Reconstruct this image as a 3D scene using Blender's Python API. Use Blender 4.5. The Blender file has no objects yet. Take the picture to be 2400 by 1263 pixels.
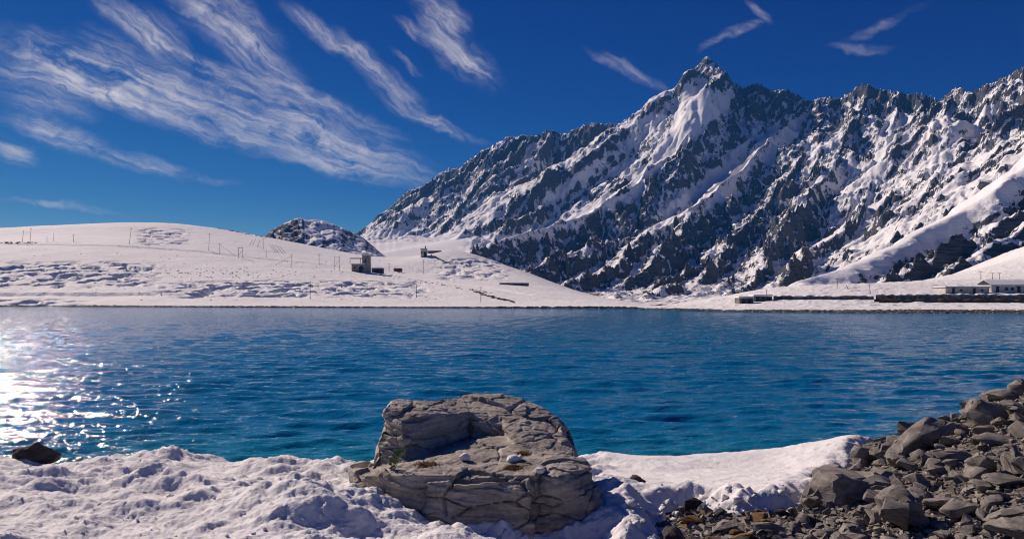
import bpy, bmesh, math, random
import numpy as np
from mathutils import Vector, Matrix, Euler
R = math.radians
random.seed(7); RNG = np.random.default_rng(7)
scene = bpy.context.scene
col = scene.collection

# ------------------------------------------------------------------ camera
F, CX, HY, CZ = 1700.0, 1200.0, 690.0, 4.0          # focal length in photo pixels, principal column, horizon row, eye height over the lake
cam_d = bpy.data.cameras.new('camera')
cam_d.sensor_width = 36.0; cam_d.lens = 36.0 * F / 2400.0
cam_d.shift_y = (HY - 631.5) / 2400.0
cam_d.clip_start = 0.1; cam_d.clip_end = 40000
cam = bpy.data.objects.new('camera', cam_d); col.objects.link(cam)
cam.location = (0, 0, CZ); cam.rotation_euler = (R(90), 0, 0)
scene.camera = cam

def at(px, py, d):
    """a place in the world: photo column and row, and how many metres ahead it stands"""
    return np.array([(px - CX) / F * d, d, CZ + (HY - py) / F * d])

# ------------------------------------------------------------------ sky and sun
SUN_AZ, SUN_EL = -45.0, 31.0
world = bpy.data.worlds.new('World'); scene.world = world; world.use_nodes = True
wt = world.node_tree; wt.nodes.clear()
class NT:
    def __init__(s, t): s.t = t
    def n(s, typ, **kw):
        nd = s.t.nodes.new(typ)
        for k, v in kw.items():
            if k.startswith('i_'):
                key = k[2:]; key = int(key) if key.isdigit() else key.replace('_', ' ')
                if isinstance(v, bpy.types.NodeSocket): s.t.links.new(v, nd.inputs[key])
                else: nd.inputs[key].default_value = v
            else: setattr(nd, k, v)
        return nd
    def m(s, op, a, b=None, c=None, clamp=False):
        nd = s.t.nodes.new('ShaderNodeMath'); nd.operation = op; nd.use_clamp = clamp
        for i, v in enumerate((a, b, c)):
            if v is None: continue
            if isinstance(v, bpy.types.NodeSocket): s.t.links.new(v, nd.inputs[i])
            else: nd.inputs[i].default_value = v
        return nd.outputs[0]
    def vm(s, op, a, b=None, scale=None):
        nd = s.t.nodes.new('ShaderNodeVectorMath'); nd.operation = op
        for i, v in enumerate((a, b)):
            if v is None: continue
            if isinstance(v, bpy.types.NodeSocket): s.t.links.new(v, nd.inputs[i])
            else: nd.inputs[i].default_value = v
        if scale is not None:
            if isinstance(scale, bpy.types.NodeSocket): s.t.links.new(scale, nd.inputs['Scale'])
            else: nd.inputs['Scale'].default_value = scale
        return nd
    def ss(s, v, a, b, lo=0.0, hi=1.0):
        nd = s.n('ShaderNodeMapRange', interpolation_type='SMOOTHSTEP', i_0=v)
        nd.inputs[1].default_value = a; nd.inputs[2].default_value = b
        nd.inputs[3].default_value = lo; nd.inputs[4].default_value = hi
        return nd.outputs[0]
    def mix(s, f, a, b, bt='MIX'):
        nd = s.t.nodes.new('ShaderNodeMix'); nd.data_type = 'RGBA'; nd.blend_type = bt
        for i, v in ((0, f), (6, a), (7, b)):
            if isinstance(v, bpy.types.NodeSocket): s.t.links.new(v, nd.inputs[i])
            else: nd.inputs[i].default_value = v if i == 0 else (*v, 1.0)[:4]
        return nd.outputs[2]
    def noise(s, vec, scale, detail=3, rough=0.55, dist=0.0):
        nd = s.n('ShaderNodeTexNoise', i_Vector=vec, i_Scale=scale, i_Detail=detail, i_Roughness=rough, i_Distortion=dist)
        return nd

def build_sky():
    g = NT(wt)
    sky = g.n('ShaderNodeTexSky', sky_type='NISHITA', sun_disc=False)
    sky.sun_elevation = R(SUN_EL); sky.sun_rotation = R(SUN_AZ)
    sky.altitude = 4000; sky.air_density = 1.0; sky.dust_density = 0.15; sky.ozone_density = 4.0
    sc = g.n('ShaderNodeSeparateColor', i_Color=sky.outputs[0])            # the deep, clear blue of thin mountain air
    ch = [g.m('MULTIPLY', g.m('POWER', g.m('MULTIPLY', sc.outputs[i], 0.1), SKY_POW[i]), SKY_GAIN[i] * 10) for i in range(3)]
    ch[0] = g.m('MINIMUM', ch[0], g.m('MULTIPLY', ch[1], 0.55)); ch[1] = g.m('MINIMUM', ch[1], g.m('MULTIPLY', ch[2], 0.85))
    base = g.n('ShaderNodeCombineColor', i_0=ch[0], i_1=ch[1], i_2=ch[2]).outputs[0]
    # cirrus, laid out by compass bearing and height over the horizon (degrees, y east-positive)
    d = g.n('ShaderNodeTexCoord').outputs['Generated']
    sep = g.n('ShaderNodeSeparateXYZ', i_0=d)
    az = g.m('MULTIPLY', g.m('ARCTAN2', sep.outputs[0], sep.outputs[1]), 57.2958)
    el = g.m('MULTIPLY', g.m('ARCSINE', sep.outputs[2]), 57.2958)
    uv = g.n('ShaderNodeCombineXYZ', i_0=az, i_1=el).outputs[0]
    w1 = g.noise(uv, 0.22, 3, 0.6); w2 = g.noise(uv, 0.9, 3, 0.6)
    off = g.vm('ADD', g.vm('SCALE', g.vm('SUBTRACT', w1.outputs[1], (.5, .5, .5)).outputs[0], scale=2.0).outputs[0],
               g.vm('SCALE', g.vm('SUBTRACT', w2.outputs[1], (.5, .5, .5)).outputs[0], scale=0.5).outputs[0]).outputs[0]
    wuv = g.vm('ADD', uv, off).outputs[0]
    def deg(px, py):
        x, z = (px - CX) / F, (HY - py) / F
        return math.degrees(math.atan2(x, 1)), math.degrees(math.atan2(z, math.hypot(1, x)))
    fibre = []
    for k, rot in enumerate((-17, -37, 25)):
        def fn(sx, sy, det, lo_, hi_, dist):
            fb = g.n('ShaderNodeMapping', vector_type='TEXTURE', i_Vector=wuv)
            fb.inputs['Location'].default_value = (k * 7.3, k * 3.1, 0); fb.inputs['Rotation'].default_value = (0, 0, R(rot)); fb.inputs['Scale'].default_value = (sx, sy, 1)
            return g.ss(g.noise(fb.outputs[0], 1.0, det, 0.6, dist).outputs[0], lo_, hi_)
        fibre.append(g.m('MULTIPLY', fn(4.5, 1.5, 5, .27, .66, .8), g.m('ADD', .15, g.m('MULTIPLY', fn(12.0, .40, 6, .24, .74, .15), .95))))
    total = None
    for k, (x0, y0, x1, y1, w, op) in enumerate(STREAKS):
        a, b = deg(x0, y0), deg(x1, y1)
        cx, cy = (a[0] + b[0]) / 2, (a[1] + b[1]) / 2
        L = math.hypot(b[0] - a[0], b[1] - a[1]); ang = math.atan2(b[1] - a[1], b[0] - a[0])
        W = w * 0.0337 * 1.75
        mp = g.n('ShaderNodeMapping', vector_type='TEXTURE', i_Vector=wuv)
        mp.inputs['Location'].default_value = (cx, cy, 0); mp.inputs['Rotation'].default_value = (0, 0, ang)
        mp.inputs['Scale'].default_value = (L * 0.62, W, 1)
        ln = g.vm('LENGTH', mp.outputs[0]).outputs['Value']
        m = g.ss(ln, 1.0, 0.05)
        v = g.m('MULTIPLY', g.m('MULTIPLY', m, op), fibre[0 if abs(math.degrees(ang)) < 24 else 1 if ang < 0 else 2])
        total = v if total is None else g.m('SUBTRACT', 1.0, g.m('MULTIPLY', g.m('SUBTRACT', 1.0, total), g.m('SUBTRACT', 1.0, v)))
    # the same thin cirrus goes on round the sky
    sw = g.n('ShaderNodeMapping', i_Vector=wuv); sw.inputs['Rotation'].default_value = (0, 0, R(24)); sw.inputs['Scale'].default_value = (0.035, 0.17, 1)
    far = g.ss(g.noise(sw.outputs[0], 1.0, 7, 0.6, 0.5).outputs[0], 0.56, 0.78)
    far = g.m('MULTIPLY', g.m('MULTIPLY', far, 0.55), g.ss(g.m('ABSOLUTE', az), 36, 50))
    high = g.m('MULTIPLY', far, g.ss(el, 82, 55))
    total = g.m('ADD', total, high, clamp=True)
    c = g.mix(total, base, CLOUD)
    bg = g.n('ShaderNodeBackground', i_Color=c, i_Strength=0.1)
    out = g.n('ShaderNodeOutputWorld', i_Surface=bg.outputs[0])
    world.cycles.sampling_method = 'MANUAL'; world.cycles.sample_map_resolution = 512
SKY_POW, SKY_GAIN = (2.9, 1.85, 0.97), (1.6, 0.56, 0.41)
CLOUD = (6.6, 6.1, 6.2)
STREAKS = [  # from (column,row) to (column,row), half width, opacity: the wisps as they hang in the sky
    (-80, 80, 420, 235, 40, .85), (-80, 150, 500, 262, 22, 1.0), (60, 110, 620, 285, 50, .7), (380, 190, 900, 345, 40, .75),
    (560, 275, 1060, 425, 36, .75), (640, 345, 1010, 420, 26, .55), (300, 250, 760, 345, 24, .5), (420, 300, 700, 352, 14, .35),
    (-10, 255, 270, 375, 22, .85), (180, 345, 440, 412, 15, .75), (330, 375, 560, 432, 8, .35), (-20, 205, 230, 275, 20, .5), (-40, 320, 100, 385, 18, .8),
    (210, -20, 420, 130, 20, .8), (300, 30, 440, 130, 30, .7), (370, 95, 600, 215, 15, .75), (470, 130, 780, 240, 10, .5), (560, 190, 820, 275, 10, .45),
    (400, -20, 620, 70, 40, .75), (500, 20, 660, 160, 40, .75), (560, 100, 720, 230, 32, .65), (620, 170, 850, 300, 12, .6),
    (660, 10, 840, 140, 16, .7), (780, 70, 910, 200, 22, .8), (850, 150, 1010, 275, 25, .85), (930, 240, 1150, 345, 11, .75),
    (970, -30, 1090, 100, 34, .85), (920, 40, 1060, 125, 11, .7), (1010, 80, 1175, 200, 28, .7), (920, 110, 1000, 175, 8, .35),
    (1370, 105, 1570, 215, 11, .40), (1640, 118, 1800, 38, 9, .42), (1750, -10, 1810, 55, 7, .55), (1930, 122, 2080, 118, 8, .28), (1970, 105, 2200, 5, 9, .28),
    (-20, 468, 300, 508, 6, .6), (190, 70, 340, 150, 22, .4), (700, 220, 960, 330, 20, .28), (560, 352, 900, 400, 10, .4),
]
build_sky()

sun_d = bpy.data.lights.new('sun', 'SUN'); sun_d.energy = 5.0; sun_d.angle = R(0.53); sun_d.color = (1.0, 0.83, 0.70)
sun = bpy.data.objects.new('sun', sun_d); col.objects.link(sun); sun.location = (-60, 50, 80)
SUNV = Vector((math.sin(R(SUN_AZ)) * math.cos(R(SUN_EL)), math.cos(R(SUN_AZ)) * math.cos(R(SUN_EL)), math.sin(R(SUN_EL))))
sun.rotation_euler = SUNV.to_track_quat('Z', 'Y').to_euler()

scene.render.engine = 'CYCLES'
scene.view_settings.view_transform = 'Standard'; scene.view_settings.look = 'None'
scene.view_settings.exposure = 0.25; scene.view_settings.gamma = 1.0; scene.view_settings.use_curve_mapping = False
scene.cycles.use_denoising = True; scene.cycles.use_adaptive_sampling = True; scene.cycles.adaptive_threshold = 0.012; scene.cycles.pixel_filter_type = 'BLACKMAN_HARRIS'; scene.cycles.filter_width = 1.1; scene.cycles.max_bounces = 5; scene.cycles.diffuse_bounces = 1; scene.cycles.glossy_bounces = 2
scene.cycles.sample_clamp_indirect = 3.0; scene.cycles.caustics_reflective = False; scene.cycles.caustics_refractive = False

# ------------------------------------------------------------------ numpy noise
def _h(ix, iy, seed):
    h = (ix.astype(np.int64) * 374761393 + iy.astype(np.int64) * 668265263 + seed * 974711) & 0xffffffff
    h = ((h ^ (h >> 13)) * 1274126177) & 0xffffffff
    return ((h ^ (h >> 16)) & 0xffffff).astype(np.float64) / 16777216.0
def pn(x, y, seed=0):
    """gradient noise, about -1..1"""
    ix = np.floor(x); iy = np.floor(y); fx = x - ix; fy = y - iy
    u = fx * fx * fx * (fx * (fx * 6 - 15) + 10); v = fy * fy * fy * (fy * (fy * 6 - 15) + 10)
    def g(ox, oy):
        a = _h(ix + ox, iy + oy, seed) * 6.2831853
        return np.cos(a) * (fx - ox) + np.sin(a) * (fy - oy)
    return 1.5 * ((g(0, 0) * (1 - u) + g(1, 0) * u) * (1 - v) + (g(0, 1) * (1 - u) + g(1, 1) * u) * v)
def fbm(x, y, oct=4, seed=0, gain=0.5, lac=2.03):
    s = 0; a = 1.0; t = 0
    for k in range(oct):
        s = s + a * pn(x, y, seed + k * 17); t += a; a *= gain
        x, y = (x * 0.8 - y * 0.6) * lac, (x * 0.6 + y * 0.8) * lac
    return s / t
def ridged(x, y, oct=4, seed=0, gain=0.5, lac=2.03):
    s = 0; a = 1.0; t = 0; w = 1.0
    for k in range(oct):
        r = (1 - np.abs(pn(x, y, seed + k * 31))) ** 2
        s = s + a * r * w; t += a; w = np.clip(r * 1.6, 0, 1); a *= gain
        x, y = (x * 0.8 - y * 0.6) * lac, (x * 0.6 + y * 0.8) * lac
    return s / t
def crag(x, y, seed=0, aniso=0.55, sharp=1.15, spread=1.5):
    """the highest of many slanting pyramids: flat facets that meet in sharp edges, 0..1"""
    ix = np.floor(x); iy = np.floor(y); best = np.full(x.shape, -9.0)
    for ox in (-1, 0, 1):
        for oy in (-1, 0, 1):
            cx, cy = ix + ox, iy + oy
            dx = x - cx - _h(cx, cy, seed); dy = y - cy - _h(cx, cy, seed + 5)
            a = (_h(cx, cy, seed + 9) - .5) * spread; c, s = np.cos(a), np.sin(a)
            p = np.abs(dx * c + dy * s) * aniso; q = np.abs(-dx * s + dy * c)
            best = np.maximum(best, 0.35 + 0.65 * _h(cx, cy, seed + 13) - sharp * (p + q))
    return best
def worley(x, y, seed=0):
    ix = np.floor(x); iy = np.floor(y); f1 = np.full(x.shape, 9.0); f2 = f1.copy(); cid = np.zeros(x.shape)
    for ox in (-1, 0, 1):
        for oy in (-1, 0, 1):
            cx, cy = ix + ox, iy + oy
            d = np.hypot(x - cx - _h(cx, cy, seed), y - cy - _h(cx, cy, seed + 5))
            n = d < f1
            f2 = np.where(n, f1, np.minimum(f2, d)); cid = np.where(n, _h(cx, cy, seed + 9), cid); f1 = np.where(n, d, f1)
    return f1, f2, cid
def sst(x, a, b):
    t = np.clip((x - a) / (b - a), 0, 1); return t * t * (3 - 2 * t)
def tps(ctrl, smooth=0.0):
    """a thin plate through (x,y,z) points"""
    P = np.array(ctrl, float); s = np.abs(P[:, :2]).max(); q = P[:, :2] / s; n = len(P)
    def U(r2): return np.where(r2 > 1e-12, r2 * np.log(np.maximum(r2, 1e-12)), 0)
    K = U(((q[:, None] - q[None]) ** 2).sum(-1)) + smooth * np.eye(n)
    A = np.zeros((n + 3, n + 3)); A[:n, :n] = K; A[:n, n] = 1; A[:n, n + 1:] = q; A[n, :n] = 1; A[n + 1:, :n] = q.T
    w = np.linalg.solve(A, np.concatenate([P[:, 2], np.zeros(3)]))
    def f(x, y):
        x = np.asarray(x, float) / s; y = np.asarray(y, float) / s; z = w[n] + w[n + 1] * x + w[n + 2] * y
        for i in range(n): z = z + w[i] * U((x - q[i, 0]) ** 2 + (y - q[i, 1]) ** 2)
        return z
    return f
def polysd(x, y, poly):
    """signed distance to a polygon, positive inside"""
    poly = np.array(poly, float); d = np.full(np.shape(x), 1e9); ins = np.zeros(np.shape(x), bool); n = len(poly)
    for i in range(n):
        ax, ay = poly[i][:2]; bx, by = poly[(i + 1) % n][:2]
        ex, ey = bx - ax, by - ay
        t = np.clip(((x - ax) * ex + (y - ay) * ey) / (ex * ex + ey * ey + 1e-9), 0, 1)
        d = np.minimum(d, np.hypot(x - ax - t * ex, y - ay - t * ey))
        c = ((ay > y) != (by > y)) & (x < (bx - ax) * (y - ay) / (by - ay + 1e-12) + ax)
        ins ^= c
    return np.where(ins, d, -d)
def blur(a, r):
    for ax in (0, 1):
        for _ in range(2):
            p = np.concatenate([np.repeat(np.take(a, [0], ax), r, ax), a, np.repeat(np.take(a, [-1], ax), r, ax)], ax)
            c = np.cumsum(p, ax); z = np.zeros_like(np.take(c, [0], ax)); c = np.concatenate([z, c], ax); n = a.shape[ax]
            a = (np.take(c, range(2 * r + 1, 2 * r + 1 + n), ax) - np.take(c, range(0, n), ax)) / (2 * r + 1)
    return a

# ------------------------------------------------------------------ objects
def tag(o, label=None, cat=None, group=None, kind=None):
    if label: o['label'] = label
    if cat: o['category'] = cat
    if group: o['group'] = group
    if kind: o['kind'] = kind
    return o
def mesh_np(name, V, Fq, smooth=True, attrs=None):
    V = np.asarray(V, np.float32); Fq = np.asarray(Fq, np.int32); k = Fq.shape[1]
    me = bpy.data.meshes.new(name)
    me.vertices.add(len(V)); me.vertices.foreach_set('co', V.ravel())
    me.loops.add(Fq.size); me.loops.foreach_set('vertex_index', Fq.ravel())
    me.polygons.add(len(Fq)); me.polygons.foreach_set('loop_start', np.arange(0, Fq.size, k, dtype=np.int32))
    me.update(calc_edges=True)
    me.polygons.foreach_set('use_smooth', np.full(len(Fq), smooth))
    for an, av in (attrs or {}).items():
        a = me.attributes.new(an, 'FLOAT', 'POINT'); a.data.foreach_set('value', np.asarray(av, np.float32).ravel())
    me.validate(); return me
def link(name, me, mat=None, parent=None):
    o = bpy.data.objects.new(name, me); col.objects.link(o)
    if mat is not None:
        if len(me.materials) == 0: me.materials.append(mat)
    if parent is not None: o.parent = parent
    return o
def grid_obj(name, X, Y, Z, mat, keep=None, attrs=None):
    r, c = X.shape
    idx = np.arange(r * c).reshape(r, c)
    q = np.stack([idx[:-1, :-1], idx[:-1, 1:], idx[1:, 1:], idx[1:, :-1]], -1)
    if keep is not None:
        k = keep[:-1, :-1] | keep[:-1, 1:] | keep[1:, 1:] | keep[1:, :-1]; q = q[k]
    q = q.reshape(-1, 4)
    used = np.zeros(r * c, bool); used[q.ravel()] = True; new = np.cumsum(used) - 1
    V = np.stack([X, Y, Z], -1).reshape(-1, 3)[used]
    at_ = {k: np.asarray(v).reshape(-1)[used] for k, v in (attrs or {}).items()}
    return link(name, mesh_np(name, V, new[q], True, at_), mat)
def empty(name, loc, rz=0.0):
    o = bpy.data.objects.new(name, None); col.objects.link(o); o.location = loc; o.rotation_euler = (0, 0, rz); o.empty_display_size = 0.3
    return o
def polar(px0, px1, dpx, d0, d1, ratio):
    px = np.arange(px0, px1 + dpx, dpx); n = int(math.log(d1 / d0) / ratio) + 1
    d = d0 * np.exp(np.linspace(0, math.log(d1 / d0), n))
    D, PX = np.meshgrid(d, px, indexing='ij')
    return PX, D, (PX - CX) / F * D
def slope_nz(X, Y, Z):
    """upward part of the surface normal of a grid"""
    def df(a): return np.gradient(a, axis=0), np.gradient(a, axis=1)
    x0, x1 = df(X); y0, y1 = df(Y); z0, z1 = df(Z)
    nx = y0 * z1 - z0 * y1; ny = z0 * x1 - x0 * z1; nz = x0 * y1 - y0 * x1
    return np.abs(nz) / np.sqrt(nx * nx + ny * ny + nz * nz + 1e-20)

class MB:
    """boxes, bars and prisms gathered into one mesh"""
    def __init__(s): s.v = []; s.f = []
    def add(s, v, f):
        o = len(s.v); s.v += [tuple(p) for p in v]; s.f += [tuple(i + o for i in q) for q in f]; return s
    def box(s, c, size, rz=0.0, jit=0.0):
        hx, hy, hz = size[0] / 2, size[1] / 2, size[2] / 2; v = []
        for z in (-hz, hz):
            for x, y in ((-hx, -hy), (hx, -hy), (hx, hy), (-hx, hy)):
                jx, jy, jz = (random.uniform(-jit, jit) for _ in range(3))
                v.append((c[0] + (x + jx) * math.cos(rz) - (y + jy) * math.sin(rz), c[1] + (x + jx) * math.sin(rz) + (y + jy) * math.cos(rz), c[2] + z + jz))
        return s.add(v, [(3, 2, 1, 0), (4, 5, 6, 7), (0, 1, 5, 4), (1, 2, 6, 5), (2, 3, 7, 6), (3, 0, 4, 7)])
    def bar(s, a, b, r0, r1=None, n=7):
        r1 = r0 if r1 is None else r1; a, b = Vector(a), Vector(b); ax = (b - a).normalized()
        u = ax.orthogonal().normalized(); w = ax.cross(u); v = []
        for p, r in ((a, r0), (b, r1)):
            for k in range(n):
                t = 2 * math.pi * k / n; v.append(p + (u * math.cos(t) + w * math.sin(t)) * r)
        return s.add(v, [(k, (k + 1) % n, n + (k + 1) % n, n + k) for k in range(n)] + [tuple(range(n - 1, -1, -1)), tuple(range(n, 2 * n))])
    def build(s, name, mat, parent=None, smooth=False):
        me = bpy.data.meshes.new(name); me.from_pydata(s.v, [], s.f); me.update()
        if smooth: me.polygons.foreach_set('use_smooth', np.ones(len(me.polygons), bool))
        return link(name, me, mat, parent)

# ------------------------------------------------------------------ materials
def material(name, disp=False):
    m = bpy.data.materials.new(name); m.use_nodes = True; t = m.node_tree; t.nodes.clear()
    g = NT(t); b = g.n('ShaderNodeBsdfPrincipled'); o = g.n('ShaderNodeOutputMaterial', i_Surface=b.outputs[0])
    return m, g, b
def setl(g, sock, v):
    if isinstance(v, bpy.types.NodeSocket): g.t.links.new(v, sock)
    else: sock.default_value = (*v, 1.0) if isinstance(v, tuple) and len(v) == 3 else v
def bump(g, b, h, strength, dist):
    n = g.n('ShaderNodeBump', i_Strength=strength, i_Distance=dist, i_Height=h); g.t.links.new(n.outputs[0], b.inputs['Normal'])
    return n

SNOW = (0.84, 0.84, 0.86)
def mat_mountain():
    m, g, b = material('alpine_rock_and_snow')
    p = g.n('ShaderNodeNewGeometry').outputs['Position']
    sn = g.n('ShaderNodeAttribute', attribute_name='snow').outputs['Fac']
    n1 = g.noise(p, 0.055, 8, 0.68); n2 = g.noise(p, 0.24, 5, 0.7, 0.6)
    f = g.m('ADD', sn, g.m('ADD', g.m('MULTIPLY', g.m('SUBTRACT', n1.outputs[0], .5), 1.2), g.m('MULTIPLY', g.m('SUBTRACT', n2.outputs[0], .47), 1.9)))
    f = g.ss(f, 0.46, 0.56)
    st = g.n('ShaderNodeMapping', i_Vector=p); st.inputs['Rotation'].default_value = (0.5, 0.6, 0.3); st.inputs['Scale'].default_value = (.05, .05, .6)
    n3 = g.noise(st.outputs[0], 1.0, 6, 0.6)
    rock = g.mix(g.ss(n3.outputs[0], .3, .7), (0.036, 0.043, 0.060), (0.135, 0.145, 0.172))
    rock = g.mix(g.ss(g.noise(p, 0.012, 3).outputs[0], .42, .66), rock, (0.105, 0.10, 0.10))
    setl(g, b.inputs['Base Color'], g.mix(f, rock, SNOW))
    b.inputs['Roughness'].default_value = 0.85; b.inputs['Specular IOR Level'].default_value = 0.06
    h = g.m('ADD', g.m('MULTIPLY', n3.outputs[0], g.m('SUBTRACT', 1.3, f)), g.m('ADD', g.m('MULTIPLY', n2.outputs[0], g.m('SUBTRACT', 1.25, f)), g.m('MULTIPLY', f, .25)))
    bump(g, b, h, 0.9, 3.0)
    return m
def mat_snow(name, tint, bscale, bdist, bstr=0.6, specks=0.0, fine=4):
    m, g, b = material(name)
    p = g.n('ShaderNodeNewGeometry').outputs['Position']
    n1 = g.noise(p, bscale, fine, 0.6); n2 = g.noise(p, bscale * .13, 3, 0.5)
    c = g.mix(g.ss(n2.outputs[0], .3, .75), tuple(t * .93 for t in tint), tint)
    if specks:
        sp = g.noise(p, bscale * 1.6, 3, 0.7); zone = g.noise(p, bscale * .08, 3, 0.6)
        c = g.mix(g.m('MULTIPLY', g.ss(sp.outputs[0], .69, .73), g.ss(zone.outputs[0], .48, .6, 0, specks)), c, (0.16, 0.13, 0.11))
    setl(g, b.inputs['Base Color'], c)
    b.inputs['Roughness'].default_value = 0.8; b.inputs['Specular IOR Level'].default_value = 0.04
    bump(g, b, n1.outputs[0], bstr, bdist)
    return m
def mat_plain(name, c0, c1, scale, rough=0.8, bdist=0.0, bscale=None, metal=0.0):
    m, g, b = material(name)
    p = g.n('ShaderNodeTexCoord').outputs['Object']
    n = g.noise(p, scale, 5, 0.6)
    setl(g, b.inputs['Base Color'], g.mix(g.ss(n.outputs[0], .3, .7), c0, c1))
    b.inputs['Roughness'].default_value = rough; b.inputs['Metallic'].default_value = metal; b.inputs['Specular IOR Level'].default_value = 0.3
    if bdist: bump(g, b, g.noise(p, bscale or scale * 3, 5, 0.65).outputs[0], 0.8, bdist)
    return m

# ------------------------------------------------------------------ the big mountain
def ridge_height(X, Y, WX, WY, ridges, base, cell):
    """rock ridges as tents over the ground, each with side ribs; the flanks that face away from the sun are steeper"""
    rng = np.random.default_rng(21); H = base.copy(); segs = []
    for pts, k, ribs in ridges:
        P = [at(*p) for p in pts]
        for a, b in zip(P[:-1], P[1:]):
            segs.append((a, b, k))
            L = math.hypot(b[0] - a[0], b[1] - a[1]); n = max(1, int(L / 62)) if ribs else 0
            dx, dy = (b[0] - a[0]) / L, (b[1] - a[1]) / L
            for i in range(n):
                t = (i + rng.uniform(.1, .9)) / n; p = a + (b - a) * t
                for sgn in (-1, 1):
                    if rng.uniform() < .15: continue
                    ang = sgn * math.radians(rng.uniform(22, 88)) * (1 if ribs == 1 else 1.25)
                    ux, uy = dx * math.cos(ang) - dy * math.sin(ang), dx * math.sin(ang) + dy * math.cos(ang)
                    ln = rng.uniform(70, 210) * (1.0 if p[2] > 150 else .6); fall = rng.uniform(.50, .68)
                    bend = rng.uniform(-.35, .35); q = p - np.array([0, 0, rng.uniform(0, 10)])
                    for h in range(3):
                        vx, vy = ux * math.cos(bend * h) - uy * math.sin(bend * h), ux * math.sin(bend * h) + uy * math.cos(bend * h)
                        e = q + np.array([vx * ln / 3, vy * ln / 3, -fall * ln / 3]); segs.append((q, e, k * 1.08))
                        q = e
    x0, y0 = X[0, 0], Y[0, 0]
    for a, b, k in segs:
        m = 700 if math.hypot(b[0] - a[0], b[1] - a[1]) > 72 else 300
        i0, i1 = int((min(a[0], b[0]) - m - x0) / cell), int((max(a[0], b[0]) + m - x0) / cell) + 1
        j0, j1 = int((min(a[1], b[1]) - m - y0) / cell), int((max(a[1], b[1]) + m - y0) / cell) + 1
        i0, j0 = max(i0, 0), max(j0, 0)
        if i1 <= i0 or j1 <= j0: continue
        w = (slice(j0, j1), slice(i0, i1)); x, y = WX[w], WY[w]
        if x.size == 0: continue
        ex, ey = b[0] - a[0], b[1] - a[1]; L2 = ex * ex + ey * ey + 1e-9
        t = np.clip(((x - a[0]) * ex + (y - a[1]) * ey) / L2, 0, 1)
        qx, qy = x - a[0] - t * ex, y - a[1] - t * ey; dist = np.hypot(qx, qy)
        kk = k * (1 + .34 * (qx * .93 - qy * .37) / (dist + 1e-6))
        H[w] = np.maximum(H[w], a[2] + t * (b[2] - a[2]) - kk * dist ** .93 * (60 ** .07))
    return H
def erode(H, cell, drops=40000, batches=6, steps=60, rate=0.25, seed=3):
    rng = np.random.default_rng(seed); ny, nx = H.shape; H = H.copy()
    for b in range(batches):
        x = rng.uniform(2, nx - 4, drops); y = rng.uniform(2, ny - 4, drops); dx = np.zeros(drops); dy = np.zeros(drops)
        sed = np.zeros(drops); vel = np.ones(drops); water = np.ones(drops)
        for s in range(steps):
            ix = x.astype(int); iy = y.astype(int); fx = x - ix; fy = y - iy
            h00 = H[iy, ix]; h10 = H[iy, ix + 1]; h01 = H[iy + 1, ix]; h11 = H[iy + 1, ix + 1]
            gx = (h10 - h00) * (1 - fy) + (h11 - h01) * fy; gy = (h01 - h00) * (1 - fx) + (h11 - h10) * fx
            h = h00 * (1 - fx) * (1 - fy) + h10 * fx * (1 - fy) + h01 * (1 - fx) * fy + h11 * fx * fy
            dx = dx * .25 - gx * .75 / cell; dy = dy * .25 - gy * .75 / cell
            l = np.hypot(dx, dy) + 1e-6; dx /= l; dy /= l
            nxp = np.clip(x + dx, 1, nx - 3); nyp = np.clip(y + dy, 1, ny - 3)
            jx = nxp.astype(int); jy = nyp.astype(int); gxf = nxp - jx; gyf = nyp - jy
            h2 = H[jy, jx] * (1 - gxf) * (1 - gyf) + H[jy, jx + 1] * gxf * (1 - gyf) + H[jy + 1, jx] * (1 - gxf) * gyf + H[jy + 1, jx + 1] * gxf * gyf
            dh = h2 - h
            cap = np.maximum(-dh, .02) * vel * water * 3.0
            dep = np.where(dh > 0, np.minimum(dh, sed), np.where(sed > cap, (sed - cap) * .25, -np.minimum((cap - sed) * rate, -dh * .7)))
            sed -= dep
            dH = 0
            for ox, oy, w in ((0, 0, (1 - fx) * (1 - fy)), (1, 0, fx * (1 - fy)), (0, 1, (1 - fx) * fy), (1, 1, fx * fy)):
                dH = dH + np.bincount((iy + oy) * nx + ix + ox, dep * w, H.size)
            H += np.clip(dH, -.25, .12).reshape(H.shape)
            vel = np.sqrt(np.maximum(vel * vel - dh * .6 / cell, .05)); vel = np.minimum(vel, 3); water *= .985
            x, y = nxp, nyp
    return H
def sample(G, x0, y0, cell, X, Y):
    gx = np.clip((X - x0) / cell, 0, G.shape[1] - 2.001); gy = np.clip((Y - y0) / cell, 0, G.shape[0] - 2.001)
    ix = gx.astype(int); iy = gy.astype(int); fx = gx - ix; fy = gy - iy
    return G[iy, ix] * (1 - fx) * (1 - fy) + G[iy, ix + 1] * fx * (1 - fy) + G[iy + 1, ix] * (1 - fx) * fy + G[iy + 1, ix + 1] * fx * fy

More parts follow.
